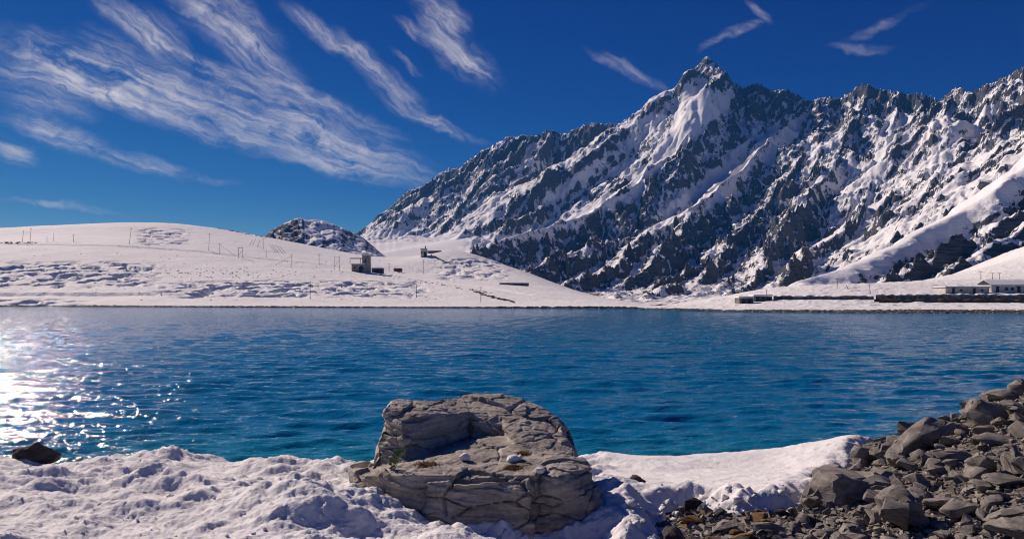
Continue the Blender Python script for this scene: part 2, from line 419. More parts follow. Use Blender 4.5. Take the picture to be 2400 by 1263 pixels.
SKYLINE = [(820, 565), (850, 540), (870, 520), (905, 490), (950, 455), (1000, 430), (1035, 405), (1075, 395), (1110, 370), (1145, 348), (1190, 322), (1240, 318), (1285, 308),
    (1320, 318), (1385, 290), (1420, 298), (1470, 285), (1500, 260), (1530, 230), (1560, 215), (1585, 205), (1600, 178), (1630, 160), (1660, 133), (1690, 160), (1720, 190),
    (1745, 207), (1780, 200), (1805, 217), (1830, 210), (1860, 222), (1900, 242), (1930, 228), (1960, 235), (1990, 222), (2030, 197), (2070, 215), (2110, 221), (2150, 222),
    (2200, 236), (2250, 203), (2275, 218), (2310, 200), (2340, 190), (2370, 178), (2390, 160), (2420, 165), (2500, 150), (2600, 120), (2700, 100)]
FIELDS = [([(1640, 205), (1715, 200), (1722, 228), (1665, 290), (1605, 345), (1560, 388), (1515, 442), (1400, 500), (1290, 540), (1230, 545), (1380, 478), (1470, 440), (1520, 385), (1560, 318), (1590, 258), (1612, 225)], 1.0),
    ([(1785, 285), (1808, 300), (1735, 372), (1695, 425), (1625, 485), (1545, 530), (1495, 540), (1590, 455), (1680, 390), (1740, 322)], 1.0),
    ([(1850, 280), (1905, 262), (1865, 312), (1795, 382), (1725, 445), (1655, 495), (1560, 545), (1460, 580), (1400, 585), (1560, 525), (1640, 465), (1720, 390), (1790, 328)], .95),
    ([(2085, 255), (2145, 262), (2135, 335), (2085, 352), (2065, 425), (2015, 410), (2050, 330)], .7), ([(1885, 425), (1990, 375), (2045, 388), (1965, 445), (1900, 470)], .65),
    ([(2325, 205), (2365, 200), (2275, 325), (2185, 405), (2120, 420), (2250, 290)], .6), ([(1960, 470), (2060, 450), (2100, 470), (2000, 540), (1900, 600), (1870, 590)], .35),
    ([(1140, 560), (1300, 522), (1420, 470), (1445, 482), (1330, 545), (1200, 578)], .9), ([(1340, 400), (1420, 350), (1440, 360), (1380, 420), (1300, 480), (1280, 470)], .8),
    ([(1240, 330), (1290, 325), (1280, 375), (1220, 420), (1200, 410)], .6), ([(1480, 300), (1560, 260), (1560, 290), (1500, 340), (1450, 370)], .7), ([(2200, 260), (2240, 255), (2180, 340), (2140, 350)], .7),
    ([(1560, 250), (1600, 215), (1660, 150), (1668, 168), (1640, 205), (1590, 262)], .6), ([(1300, 600), (1420, 570), (1500, 560), (1400, 620), (1320, 640)], .3), ([(860, 545), (1040, 540), (1110, 545), (1090, 600), (860, 610)], .9)]
def mountain_grid():
    main = [(700, 640, 3000), (850, 545, 2850), (905, 490, 2750), (1035, 405, 2560), (1190, 325, 2420), (1385, 295, 2250), (1500, 262, 2130), (1600, 185, 2040), (1660, 133, 2000),
            (1720, 192, 1960), (1780, 205, 1900), (1900, 240, 1800), (2030, 199, 1660), (2200, 234, 1520), (2250, 208, 1450), (2340, 190, 1330), (2390, 162, 1270), (2600, 110, 1150), (2800, 90, 1100)]
    R_ = [  # points from the skyline down, fall of the flanks, side ribs
        (main, 1.75, 2),
        # from the summit down and to the left: lit snow on its left, a dark wall on its right
        ([(1668, 140, 1998), (1710, 205, 1930), (1650, 285, 1780), (1560, 360, 1640), (1490, 430, 1520), (1400, 492, 1420), (1290, 528, 1330)], 1.12, 1),
        ([(1590, 200, 2045), (1545, 290, 1930), (1480, 370, 1820), (1420, 430, 1720)], 1.12, 1),
        ([(1480, 275, 2140), (1420, 350, 2010), (1350, 420, 1880), (1290, 480, 1740), (1200, 520, 1600)], 1.12, 1),
        ([(1300, 312, 2330), (1270, 370, 2200), (1210, 430, 2060), (1140, 500, 1880)], 1.12, 1),
        ([(1190, 322, 2420), (1150, 400, 2270), (1090, 470, 2090), (1050, 525, 1900)], 1.12, 1),
        ([(1040, 405, 2560), (1020, 455, 2430), (970, 510, 2270)], 1.12, 1),
        # past the gully: a long lit rib
        ([(1900, 242, 1800), (1835, 300, 1690), (1765, 372, 1560), (1690, 437, 1430), (1605, 492, 1300), (1530, 535, 1200), (1420, 570, 1100)], 1.12, 1),
        ([(1960, 238, 1730), (1900, 330, 1600), (1850, 420, 1440), (1770, 500, 1280), (1700, 560, 1130), (1640, 620, 980)], 1.12, 1),
        ([(2032, 200, 1658), (1985, 300, 1530), (1940, 400, 1380), (1880, 480, 1230), (1820, 560, 1060), (1740, 640, 880)], 1.12, 1),
        ([(2110, 222, 1590), (2080, 330, 1440), (2060, 420, 1290), (2010, 500, 1140), (1930, 570, 990)], 1.12, 1),
        ([(2255, 205, 1445), (2200, 310, 1330), (2160, 400, 1210), (2110, 480, 1080), (2030, 540, 960)], 1.12, 1),
        ([(2345, 190, 1325), (2290, 290, 1220), (2240, 380, 1110), (2180, 450, 1010)], 1.12, 1),
        ([(2400, 160, 1265), (2380, 260, 1160), (2350, 340, 1060), (2300, 420, 960)], 1.12, 1),
        ([(2600, 110, 1150), (2540, 200, 1030), (2480, 280, 920), (2400, 330, 840)], 1.12, 1),
        # low broken ground at the foot
        ([(1420, 570, 1100), (1330, 592, 1000), (1250, 622, 900), (1180, 650, 800)], .8, 1), ([(1530, 535, 1200), (1480, 592, 1010), (1400, 635, 870), (1330, 668, 760)], .8, 1),
        ([(1640, 620, 980), (1570, 655, 830), (1490, 685, 710)], .8, 1), ([(1740, 640, 880), (1680, 675, 740), (1600, 700, 630)], .85, 1), ([(1290, 528, 1330), (1210, 552, 1210), (1130, 580, 1100), (1080, 605, 980)], .75, 1),
        ([(1605, 492, 1300), (1585, 555, 1120), (1530, 610, 950), (1470, 650, 830)], .85, 1), ([(1700, 560, 1130), (1690, 610, 960), (1640, 655, 810)], .9, 1), ([(1820, 560, 1060), (1800, 610, 880), (1760, 660, 740)], .9, 1),
        ([(1930, 570, 990), (1880, 615, 830), (1830, 655, 700)], .9, 1), ([(1140, 500, 1880), (1100, 535, 1700), (1060, 560, 1560)], .8, 1),
        ([(1680, 675, 740), (1620, 692, 610), (1555, 706, 500)], .75, 1), ([(1490, 685, 710), (1450, 697, 600), (1415, 708, 520)], .75, 1), ([(1760, 660, 740), (1720, 682, 610), (1670, 698, 510)], .75, 1), ([(1590, 660, 760), (1540, 690, 620), (1500, 704, 520)], .75, 1),
        # right below the snow fan: low broken buttresses
        ([(2500, 420, 590), (2400, 488, 560), (2290, 562, 530), (2180, 612, 505), (2080, 648, 480)], 1.0, 1),
        ([(2440, 505, 530), (2330, 572, 505), (2240, 625, 480)], 1.0, 1),
    ]
    cell = 4.0; x0, y0 = -1000, 430; nx, ny = 720, 690
    xs = x0 + cell * np.arange(nx); ys = y0 + cell * np.arange(ny); X, Y = np.meshgrid(xs, ys)
    low = tps([at(*p) for p in [(500, 640, 1700), (850, 560, 1800), (1000, 568, 1650), (1100, 560, 1600), (1100, 628, 1200), (1250, 602, 1350), (1400, 625, 1120), (1300, 672, 900), (1500, 600, 1230), (1500, 655, 960), (1450, 690, 720),
        (1560, 712, 520), (1640, 688, 740), (1750, 700, 520), (1800, 675, 760), (1900, 690, 430), (2000, 660, 800), (2300, 690, 400), (2600, 690, 380), (900, 700, 900), (600, 700, 900),
        (1000, 560, 2500), (1500, 580, 2000), (1700, 590, 1500), (2000, 590, 1700), (2100, 600, 1200), (2500, 590, 1300), (1250, 580, 1900)]])
    base = np.clip(low(X, Y), -12, 900)
    wx = X + 30 * fbm(X / 220, Y / 220, 4, 11); wy = Y + 30 * fbm(X / 220, Y / 220, 4, 23)
    H = ridge_height(X, Y, wx, wy, R_, base, cell)
    up = sst(H, 0, 120)
    H = H + up * (8 * (ridged(wx / 210, wy / 210, 3, 5) - .45) + 5 * fbm(X / 70, Y / 70, 3, 9))
    H = erode(H, cell, 40000, 3, 50, .2)
    # snow fan and snow aprons: smooth sheets that lie over the broken ground
    def sheet(ctrl): return tps([at(*p) for p in ctrl])(X, Y)
    fan = sheet([(2560, 220, 790), (2420, 330, 720), (2420, 385, 590), (2300, 430, 680), (2300, 480, 565), (2200, 510, 640), (2200, 545, 540), (2080, 560, 590), (2080, 600, 512), (1980, 615, 545), (1960, 652, 482), (1850, 650, 515), (1830, 668, 465), (2560, 300, 640)])
    fpoly = [at(*p)[:2] for p in [(2580, 180, 830), (2400, 300, 745), (2270, 400, 690), (2170, 480, 640), (2040, 550, 590), (1890, 622, 540), (1800, 662, 490), (1830, 672, 445), (1940, 662, 470), (2090, 610, 500), (2200, 555, 530), (2300, 490, 555), (2420, 395, 580), (2600, 280, 640)]]
    fsd = polysd(X + 26 * fbm(X / 60, Y / 60, 4, 41), Y + 20 * fbm(X / 60, Y / 60, 4, 42), fpoly)
    sad = sheet([(820, 552, 1900), (900, 548, 1850), (1000, 545, 1800), (1080, 545, 1750), (870, 580, 1500), (980, 585, 1450), (1100, 575, 1450), (900, 620, 1200), (1050, 620, 1200)])
    spoly = [at(*p)[:2] for p in [(700, 560, 1700), (900, 548, 1700), (1010, 545, 1680), (1090, 545, 1600), (1110, 560, 1500), (1080, 590, 1300), (800, 620, 1200), (600, 600, 1400)]]
    ssd = polysd(X + 15 * fbm(X / 60, Y / 60, 3, 43), Y, spoly)
    sheetm = np.maximum(sst(fsd, -4, 26), sst(ssd, -10, 30))
    H = H + (fan - H) * sst(fsd, -4, 26); H = H + (blur(H, 6) - H) * sst(ssd, -10, 30)

    PX, D, XP = polar(640, 2640, 2.3, 450, 2980, 0.0026)
    Z = sample(H, x0, y0, cell, XP, D); SM = sample(sheetm, x0, y0, cell, XP, D)
    sm = blur(H, 6); rel = sample(H - sm, x0, y0, cell, XP, D)
    # open snowfields and gullies between the rocks
    PY0 = HY - F * (Z - CZ) / D; jx, jy = PX + 26 * fbm(XP / 90, D / 90, 4, 61), PY0 + 20 * fbm(XP / 90, D / 90, 4, 62)
    SF = np.zeros_like(Z)
    for poly, w_ in FIELDS:
        q = np.array(poly, float); k = (jx > q[:, 0].min() - 8) & (jx < q[:, 0].max() + 8) & (jy > q[:, 1].min() - 8) & (jy < q[:, 1].max() + 8)
        SF[k] = np.maximum(SF[k], w_ * sst(polysd(jx[k], jy[k], poly), -6, 12))
    rough = (1 - SM) * sst(Z, -9, 6) * (1 - .72 * SF)
    a = R(54); wU, wV = 26 * fbm(XP / 130, D / 130, 3, 71), 26 * fbm(XP / 130, D / 130, 3, 72)
    U = XP * math.cos(a) + D * math.sin(a) + wU; V = -XP * math.sin(a) + D * math.cos(a) + wV
    steep = 1 - slope_nz(XP, D, Z)
    amp = rough * (0.42 + 1.15 * sst(steep, .14, .42)) * np.clip(D / 1150, .38, 1.05) * (1 + .45 * sst(190 - Z, 0, 110))
    Z = Z + amp * (10 * crag(U / 150, V / 85, 101, .6, 1.2, 2.2) + 12 * crag(U / 58, V / 44, 103, .5, 1.4, 3.14) + 8 * crag(XP / 24, D / 22, 107, .45, 1.6, 3.14) + 4.4 * crag(XP / 10.5, D / 9.5, 109, .45, 1.8, 3.14)) - amp * 5
    Z = Z + rough * 1.6 * fbm(XP / 9, D / 9, 2, 83)
    # bring the crest to the height it has
    sl = np.array(SKYLINE, float); c0 = PX[0]; jag = 9 * (.5 - np.abs(pn(c0 / 31, c0 * 0 + .5, 401))) + 6 * (.4 - np.abs(pn(c0 / 13, c0 * 0 + .5, 403)))
    tgt = (HY - np.interp(c0, sl[:, 0], sl[:, 1]) + jag) / F
    elev = (Z - CZ) / D; cur = elev.max(0); ratio = tgt / np.maximum(cur, .02)
    k = np.hanning(9); k /= k.sum(); ratio = np.convolve(np.pad(ratio, 4, 'edge'), k, 'valid'); ratio = np.clip(ratio, .75, 1.3)
    wgt = sst(elev / np.maximum(cur, .02), .35, .9)
    Z = Z * (1 + (ratio - 1) * wgt)
    nz = slope_nz(XP, D, Z)
    curv = np.clip((blur(Z, 3) - Z) / 4.0, -1, 1)                                   # hollows hold snow
    snow = sst(nz, .42, .66) * .95 + curv * .34 + .16 * fbm(XP / 120, D / 120, 3, 57) + .04
    lowm = sst(PX, 1080, 1200) * sst(190 - Z, 0, 110) * (1 - SF)
    snow = snow + .035 - .14 * lowm - .22 * lowm * sst(60 - Z, 0, 45) + SF * .75
    snow = np.where(SM > .4, np.maximum(snow, SM * 1.15), snow)
    crest = elev.argmax(0); rows = np.arange(Z.shape[0])[:, None]
    keep = (rows <= crest[None] + 45) & (Z > -6)
    return PX, XP, D, Z, keep, snow
def build_mountain():
    PX, XP, D, Z, keep, snow = mountain_grid()
    return tag(grid_obj('mountain', XP, D, Z, mat_mountain(), keep, {'snow': snow}), 'jagged rocky mountain range streaked with snow, rising to a sharp summit behind the lake', None, None, 'structure')
build_mountain()

# ------------------------------------------------------------------ ground sheet, hills, banks
M_FARSNOW = mat_snow('far_snow', (0.86, 0.855, 0.86), 0.6, 0.7, 0.7, 0.6, 6)
gm = MB(); n = 64
gm.v = [(200, 1300, -9)] + [(200 + 3400 * math.cos(2 * math.pi * k / n), 1300 + 3400 * math.sin(2 * math.pi * k / n), -9) for k in range(n)]
gm.f = [(0, 1 + k, 1 + (k + 1) % n) for k in range(n)]
tag(gm.build('ground', M_FARSNOW), 'snow covered ground around the lake', None, None, 'structure')

def shore_left(px): return np.interp(px, [-500, 0, 700, 1480, 1560], [252, 243, 224, 208, 196])       # metres to the far water's edge
def shore_right(px): return np.interp(px, [1480, 1560, 1700, 2000, 2400, 3000], [205, 190, 168, 158, 151, 148])

def dist_line(X, Y, pts):
    d = np.full(X.shape, 1e9)
    for a, b in zip(pts[:-1], pts[1:]):
        ex, ey = b[0] - a[0], b[1] - a[1]
        t = np.clip(((X - a[0]) * ex + (Y - a[1]) * ey) / (ex * ex + ey * ey), 0, 1)
        d = np.minimum(d, np.hypot(X - a[0] - t * ex, Y - a[1] - t * ey))
    return d
LH = [(-500, 716, 253), (0, 715, 245), (350, 716, 236), (700, 718, 226), (1100, 720, 218), (1480, 720, 209),
      (-500, 560, 430), (-200, 566, 430), (0, 570, 420), (200, 572, 415), (450, 586, 405), (600, 603, 395), (760, 620, 390), (880, 632, 390),
      (0, 640, 320), (350, 640, 320), (700, 655, 310), (900, 668, 300), (1000, 690, 262), (300, 690, 262),
      (-400, 545, 560), (0, 536, 575), (180, 527, 580), (340, 522, 585), (450, 528, 570), (560, 546, 560), (620, 558, 550), (760, 583, 540), (860, 600, 530),
      (0, 558, 470), (300, 553, 470), (500, 566, 460), (700, 596, 450), (900, 615, 450), (990, 598, 480), (1050, 586, 480), (1110, 596, 470), (1180, 628, 420), (1250, 656, 375), (1350, 690, 300), (1100, 655, 360), (1000, 640, 410), (1420, 710, 245),
      (0, 600, 800), (600, 640, 800), (1100, 680, 700), (1300, 715, 520), (1480, 735, 400), (-500, 600, 800)]
lh_f = tps([at(*p) for p in LH])
def left_height(X, D, fine=True):
    PX = X / D * F + CX
    Z = lh_f(X, D)
    sh = shore_left(PX); t = D - sh
    Z = np.minimum(Z, .75 + .09 * np.maximum(t, 0) + np.maximum(t - 30, 0) * 2) * sst(t, -.2, 1.2) - 2.5 * sst(-t, 0, 6)
    if fine:
        PY = HY - F * (Z - CZ) / D
        n0 = fbm(X / 60, D / 60, 3, 3)
        m1 = sst(PX, -300, 0) * (1 - sst(PX, 260, 420)) * sst(PY, 608, 624) * (1 - sst(PY, 660, 678))
        m2 = sst(PX, 330, 450) * (1 - sst(PX, 930, 1040)) * sst(PY, 654, 666) * (1 - sst(PY, 690, 700))
        m3 = sst(PX, 1000, 1060) * (1 - sst(PX, 1150, 1220)) * sst(PY, 600, 612) * (1 - sst(PY, 646, 660))
        m4 = sst(PX, 310, 350) * (1 - sst(PX, 400, 470)) * sst(PY, 530, 542) * (1 - sst(PY, 570, 578))
        m5 = (1 - sst(PX, 120, 240)) * sst(PY, 698, 704)
        mm = np.clip(np.maximum.reduce([m1, m2, .8 * m3, .7 * m4, .6 * m5]) * (1 + .8 * n0), 0, 1.3)
        xs = X + 3 * fbm(X / 9, D / 9, 2, 13)
        hum = .5 - .75 * sst(pn(xs / 9.0, D / 6.0, 15) + .35 * pn(xs / 4.0, D / 3.2, 16), -.02, .42) + .10 * pn(xs / 3.0, D / 2.4, 17)
        Z = Z + mm * 3.6 * (hum - .5) + .42 * sst(t, 4, 30) * sst(n0 + .5 * fbm(X / 140, D / 90, 2, 5), -.1, .7) * (ridged(xs / 13, D / 9, 3, 18) - .4)
        Z = Z + (.5 * fbm(X / 30, D / 30, 4, 19) + .10 * fbm(X / 3, D / 3, 2, 29)) * sst(t, 2, 25)
        Z = Z - .9 * np.exp(-(dist_line(X, D, ROAD) / 2.2) ** 2)              # the snowed-in road cut across the slope
    return Z
ROAD = [at(*p)[:2] for p in [(-500, 562, 428), (-200, 568, 425), (0, 571, 415), (200, 573, 410), (450, 586, 402), (600, 603, 392), (760, 620, 388), (880, 636, 380), (1000, 656, 345), (1120, 676, 310), (1230, 695, 275)]]
def build_left():
    PX, D, X = polar(-420, 1560, 2.6, 200, 720, 0.0040)
    Z = left_height(X, D)
    tag(grid_obj('snowy_hill', X, D, Z, M_FARSNOW, (Z > -2.2) & (D < 620 + 0 * X)), 'low snow covered hills with hummocky hollows beyond the lake, left', None, None, 'structure')
build_left()

# the low dark hill in the gap
def build_gap_hill():
    PX, D, X = polar(520, 960, 2.3, 980, 1480, 0.0035)
    ctrl = [(560, 600, 1250), (610, 560, 1250), (650, 532, 1250), (690, 514, 1250), (705, 512, 1250), (760, 518, 1250), (800, 532, 1250), (840, 548, 1240), (870, 575, 1230), (900, 600, 1200),
            (560, 640, 1000), (650, 600, 1050), (700, 560, 1120), (760, 560, 1120), (820, 575, 1120), (870, 610, 1050), (700, 640, 1000), (800, 640, 1000), (600, 640, 1450), (720, 590, 1450), (900, 640, 1450)]
    Z = tps([at(*p) for p in ctrl])(X, D)
    # a steep rock face to the left, snow laid over the back
    left = (1 - sst(PX + 14 * fbm(X / 40, D / 40, 2, 4) + (D - 1200) * .12, 690, 712))
    wob = 14 * fbm(X / 50, D / 50, 3, 6)
    Z = Z + left * (11 * crag(X / 34, (D + wob) / 26, 31) + 6 * crag(X / 13, D / 11, 33)) - left * 4 + (1 - left) * (7 * ridged((X + D * .5) / 60, (D - X * .4) / 38, 3, 37) - 4 + 7 * crag(X / 26, D / 20, 39, .6, 1.3, 3.1))
    sk = np.array([(520, 640), (590, 577), (610, 560), (640, 537), (665, 524), (690, 513), (700, 510), (720, 516), (740, 514), (770, 520), (800, 533), (830, 546), (850, 556), (870, 572), (890, 590), (960, 640)], float)
    el = (Z - CZ) / D; cur = np.maximum(el.max(0), .015); ra = np.clip((HY - np.interp(PX[0], sk[:, 0], sk[:, 1])) / F / cur, .5, 1.6)
    Z = Z * (1 + (ra - 1) * sst(el / cur, .2, .9))
    nz = slope_nz(X, D, Z)
    snow = sst(nz, .62, .86) * .9 - .45 * left + .15 * fbm(X / 40, D / 40, 3, 8) + .12
    tag(grid_obj('hill', X, D, Z, MOUNTAIN_MAT, Z > -4, {'snow': snow}), 'small hill with a dark rock face on its left, in the gap left of the mountain', None, None, 'structure')
MOUNTAIN_MAT = bpy.data.materials['alpine_rock_and_snow']
build_gap_hill()

RB = [(1500, 722, 212), (1600, 726, 184), (1700, 728, 172), (1900, 728, 165), (2100, 728, 159), (2400, 728, 155), (2900, 728, 152),
      (1620, 716, 215), (1700, 712, 200), (1800, 706, 196), (2000, 706, 192), (2200, 706, 190), (2400, 706, 188), (2900, 705, 188),
      (1780, 690, 225), (1800, 678, 255), (2000, 668, 262), (2200, 662, 262), (2400, 652, 262), (2900, 630, 262),
      (1780, 680, 330), (1950, 668, 330), (2200, 660, 330), (2300, 630, 370), (2400, 592, 410), (2420, 580, 430), (2600, 520, 440), (2900, 470, 450),
      (1600, 738, 300), (1700, 738, 420), (1520, 738, 420), (1740, 722, 300), (2000, 690, 440), (2200, 668, 440)]
rb_f = tps([at(*p) for p in RB])
def right_height(X, D, fine=True):
    PX = X / D * F + CX; sh = shore_right(PX); t = D - sh
    Z = np.minimum(rb_f(X, D), .9 + .06 * np.maximum(t, 0) + np.maximum(t - 22, 0) * 2) * sst(t, -.2, 2.5) - 2.5 * sst(-t, 0, 6)
    if fine:
        Z = Z + (.25 * fbm(X / 14, D / 14, 4, 49) + .10 * fbm(X / 2.5, D / 2.5, 2, 51) + .35 * sst(fbm(X / 5, D / 4, 3, 53), .1, .6)) * sst(t, 3, 14)
    return Z
def build_right():
    PX, D, X = polar(1470, 2820, 2.8, 140, 470, 0.0045)
    Z = right_height(X, D)
    tag(grid_obj('snowy_bank', X, D, Z, M_FARSNOW, (Z > -2.2)), 'snow covered terraced bank on the right side of the lake', None, None, 'structure')
build_right()

# ------------------------------------------------------------------ the lake
def waves(X, D, spacing):
    rng = np.random.default_rng(5); Z = np.zeros_like(X); PH = [1.7 * fbm(X / s, D / s, 2, 300 + i) for i, s in enumerate((3.0, 3.4, 7, 8, 12, 15))]
    for i in range(60):
        lam = .24 * (8.0 ** rng.uniform()) if i > 2 else rng.uniform(2.2, 3.2)
        th = math.radians(rng.normal(96, 14)); k = 2 * math.pi / lam; a = .0150 * lam ** .68 * rng.uniform(.5, 1.2)
        ph = rng.uniform(0, 6.28); w = np.clip((lam / spacing - 2.2) / 2.5, 0, 1)
        if w.max() <= 0: continue
        p = k * (X * math.cos(th) + D * math.sin(th)) + ph + PH[(0 if lam < .6 else 2 if lam < 1.4 else 4) + i % 2]
        Z += w * a * (np.sin(p) + .22 * np.cos(2 * p))
    return Z * (.75 + .5 * fbm(X / 22, D / 30, 2, 61))
def mat_water():
    m, g, b = material('lake_water')
    p = g.n('ShaderNodeNewGeometry').outputs['Position']
    sh = g.n('ShaderNodeAttribute', attribute_name='shallow').outputs['Fac']
    c = g.mix(sh, (0.004, 0.150, 0.32), (0.016, 0.27, 0.29))
    big = g.noise(p, 0.035, 3, 0.5)
    c = g.mix(g.ss(big.outputs[0], .35, .7), c, g.mix(0.5, c, (0.005, 0.145, 0.35)))
    setl(g, b.inputs['Base Color'], c)
    setl(g, b.inputs['Roughness'], g.n('ShaderNodeAttribute', attribute_name='chop').outputs['Fac']); b.inputs['IOR'].default_value = 1.333; b.inputs['Specular IOR Level'].default_value = 0.42
    s1 = g.n('ShaderNodeMapping', i_Vector=p); s1.inputs['Rotation'].default_value = (0, 0, R(7)); s1.inputs['Scale'].default_value = (.45, 1.0, 1)
    s2 = g.n('ShaderNodeMapping', i_Vector=p); s2.inputs['Rotation'].default_value = (0, 0, R(-14)); s2.inputs['Scale'].default_value = (.6, 1.0, 1)
    h = g.m('ADD', g.m('MULTIPLY', g.noise(s1.outputs[0], 4.6, 4, .62, .4).outputs[0], .07), g.m('MULTIPLY', g.noise(s2.outputs[0], 1.7, 3, .55, .5).outputs[0], .10))
    ch = g.m('MULTIPLY', g.m('SUBTRACT', g.n('ShaderNodeAttribute', attribute_name='chop').outputs['Fac'], .06), 12.0)
    s3 = g.n('ShaderNodeMapping', i_Vector=p); s3.inputs['Rotation'].default_value = (0, 0, R(4)); s3.inputs['Scale'].default_value = (.8, .33, 1)
    h = g.m('ADD', h, g.m('MULTIPLY', ch, g.m('MULTIPLY', g.noise(s3.outputs[0], 1.2, 4, .65, .3).outputs[0], 1.5)))
    bump(g, b, h, 0.85, 1.0)
    return m
def build_lake():
    PX, D, X = polar(-600, 3000, 4.0, 9.5, 262, 0.0060)
    sp = np.maximum(D * .0060, D * 4 / F)
    Z = waves(X, D, sp)
    shal = np.clip(1 - (D - 11.5) / 11, 0, 1) * .85 * (1 - .5 * sst(PX, 1900, 2400))
    tag(grid_obj('lake', X, D, Z, mat_water(), D < np.maximum(shore_left(PX), 0) + 8, {'shallow': shal, 'chop': .06 + .045 * sst(D, 16, 110)}), 'wind rippled deep blue mountain lake', None, None, 'structure')
build_lake()

# ------------------------------------------------------------------ the near shore
def gp(px, d, z): return ((px - CX) / F * d, d, z)
NG = [gp(*p) for p in [(-900, 4, 2.4), (-300, 4, 2.36), (600, 4, 2.36), (1200, 4, 2.30), (1800, 4, 2.30), (2400, 4, 2.4), (3200, 4, 2.9),
    (-900, 6, 2.12), (0, 6, 2.12), (600, 6, 2.12), (900, 6, 2.06), (1250, 6, 1.92), (1600, 6, 2.0), (1600, 7, 1.93), (1760, 7, 1.95), (1900, 6, 2.05), (2100, 6, 2.14), (2400, 6, 2.46), (3000, 6, 3.0),
    (-900, 8, 1.86), (0, 8, 1.86), (600, 8, 1.86), (900, 8, 1.84), (1400, 8, 1.74), (1700, 8, 1.78), (1950, 8, 1.92), (2150, 8, 2.2), (2400, 8, 2.56), (2900, 8, 3.1),
    (-900, 10, 1.52), (0, 10, 1.54), (600, 10, 1.55), (900, 10, 1.5), (1400, 10, 1.42), (1800, 10, 1.45), (2050, 10, 1.78), (2250, 10, 2.26), (2400, 10, 2.62), (2900, 10, 3.0),
    (-900, 11.4, .95), (600, 11.4, 1.0), (1000, 11.6, 1.0), (1400, 12, 1.18), (1800, 12.2, 1.24), (2000, 12.4, 1.3), (2250, 12, 1.55), (2500, 12, 1.95), (3000, 12, 2.3),
    (-900, 13, -.1), (600, 13, 0.0), (1400, 13.6, .25), (1900, 13.8, .3), (2300, 14, .4), (2900, 14.5, .8), (-900, 17, -1.6), (800, 17, -1.6), (1600, 17, -1.5), (2400, 17, -1.2), (3000, 17, -1.0)]]
ng_f = tps(NG)
BARE = [gp(*p, 0)[:2] for p in [(1500, 3.0), (1520, 4.8), (1545, 5.8), (1548, 6.5), (1585, 7.0), (1650, 7.0), (1700, 6.75), (1760, 6.6), (1850, 6.8), (1900, 7.4), (1965, 9), (2010, 10.6), (2070, 12.4), (2150, 14), (2400, 17), (3600, 17), (3600, 3)]]
def ground_z(X, D): return ng_f(X, D) + .035 * fbm(X / .5, D / .5, 4, 211) + .012 * crag(X / .09, D / .09, 213)
def snow_depth(X, D):
    PX = X / D * F + CX
    sd = -polysd(X + .18 * fbm(X / .35, D / .35, 3, 221), D + .18 * fbm(X / .35, D / .35, 3, 223), BARE)
    right = sst(PX, 1380, 1480) * sst(D, 6.6, 7.6)                    # wind-smoothed shelf on the right, trodden lumps elsewhere
    lump = 1 - .84 * right
    wx, wy = X + .10 * fbm(X / .3, D / .3, 3, 231), D + .10 * fbm(X / .3, D / .3, 3, 233)
    f1, f2, cid = worley(wx / .34, wy / .30, 235)
    clod = (1 - np.clip(f1 * 1.25, 0, 1) ** 2) * (.35 + .9 * cid)
    g1, g2, cid2 = worley(wx / .13, wy / .12, 237)
    clod2 = (1 - np.clip(g1 * 1.25, 0, 1) ** 2) * (.2 + cid2)
    patch = sst(fbm(X / 1.1, D / 1.1, 3, 239), -.35, .45)
    T = .05 + .09 * right + .05 * fbm(X / 1.6, D / 1.6, 3, 241) + lump * (.045 * clod * (.05 + patch) + .018 * clod2 * (.1 + patch) + 0.125 * (crag(wx / .75, wy / .55, 253, .6, .8, 3.1) + .3) * (.3 + .7 * patch) + 0.046 * (crag(wx / .2, wy / .16, 255, .6, .8, 3.1) + .3) * (.3 + .9 * patch) + .045 * ridged(wx / .7, wy / .55, 4, 243) + .018 * fbm(X / .05, D / .05, 3, 245, .65) + .07 * fbm(X / 1.3, D / .9, 3, 246))
    T = T + right * (.012 * fbm(X / .16, D / .16, 3, 247) + .03 * sst(fbm(X / .8, D / .5, 3, 249), .25, .6) * fbm(X / .12, D / .12, 2, 251))
    for px, d, r, h in ((430, 9.9, .42, .15), (395, 9.8, .25, .08), (780, 9.3, .32, .12), (840, 8.6, .3, .08), (1455, 6.4, .34, .13), (1480, 5.7, .34, .09), (1420, 7.4, .4, .14), (1040, 5.2, .2, .07), (980, 5.8, .28, -.09), (1120, 5.62, .34, -.12), (1270, 5.6, .34, -.13), (1400, 5.8, .28, -.11), (850, 6.0, .42, .12), (700, 6.2, .6, .08), (1720, 7.1, .12, .05), (1800, 6.95, .12, .05), (1610, 7.3, .12, .05)):
        x, y, _ = gp(px, d, 0); T = T + h * np.exp(-((X - x) ** 2 + (D - y) ** 2) / r ** 2) * (1 + .35 * fbm(X / .12, D / .12, 2, 261))
    edge = sst(sd, -.02, .30) ** .5
    return np.where(sd > -.02, T * edge, 0) - .10 * sst(-sd, -.02, .12)
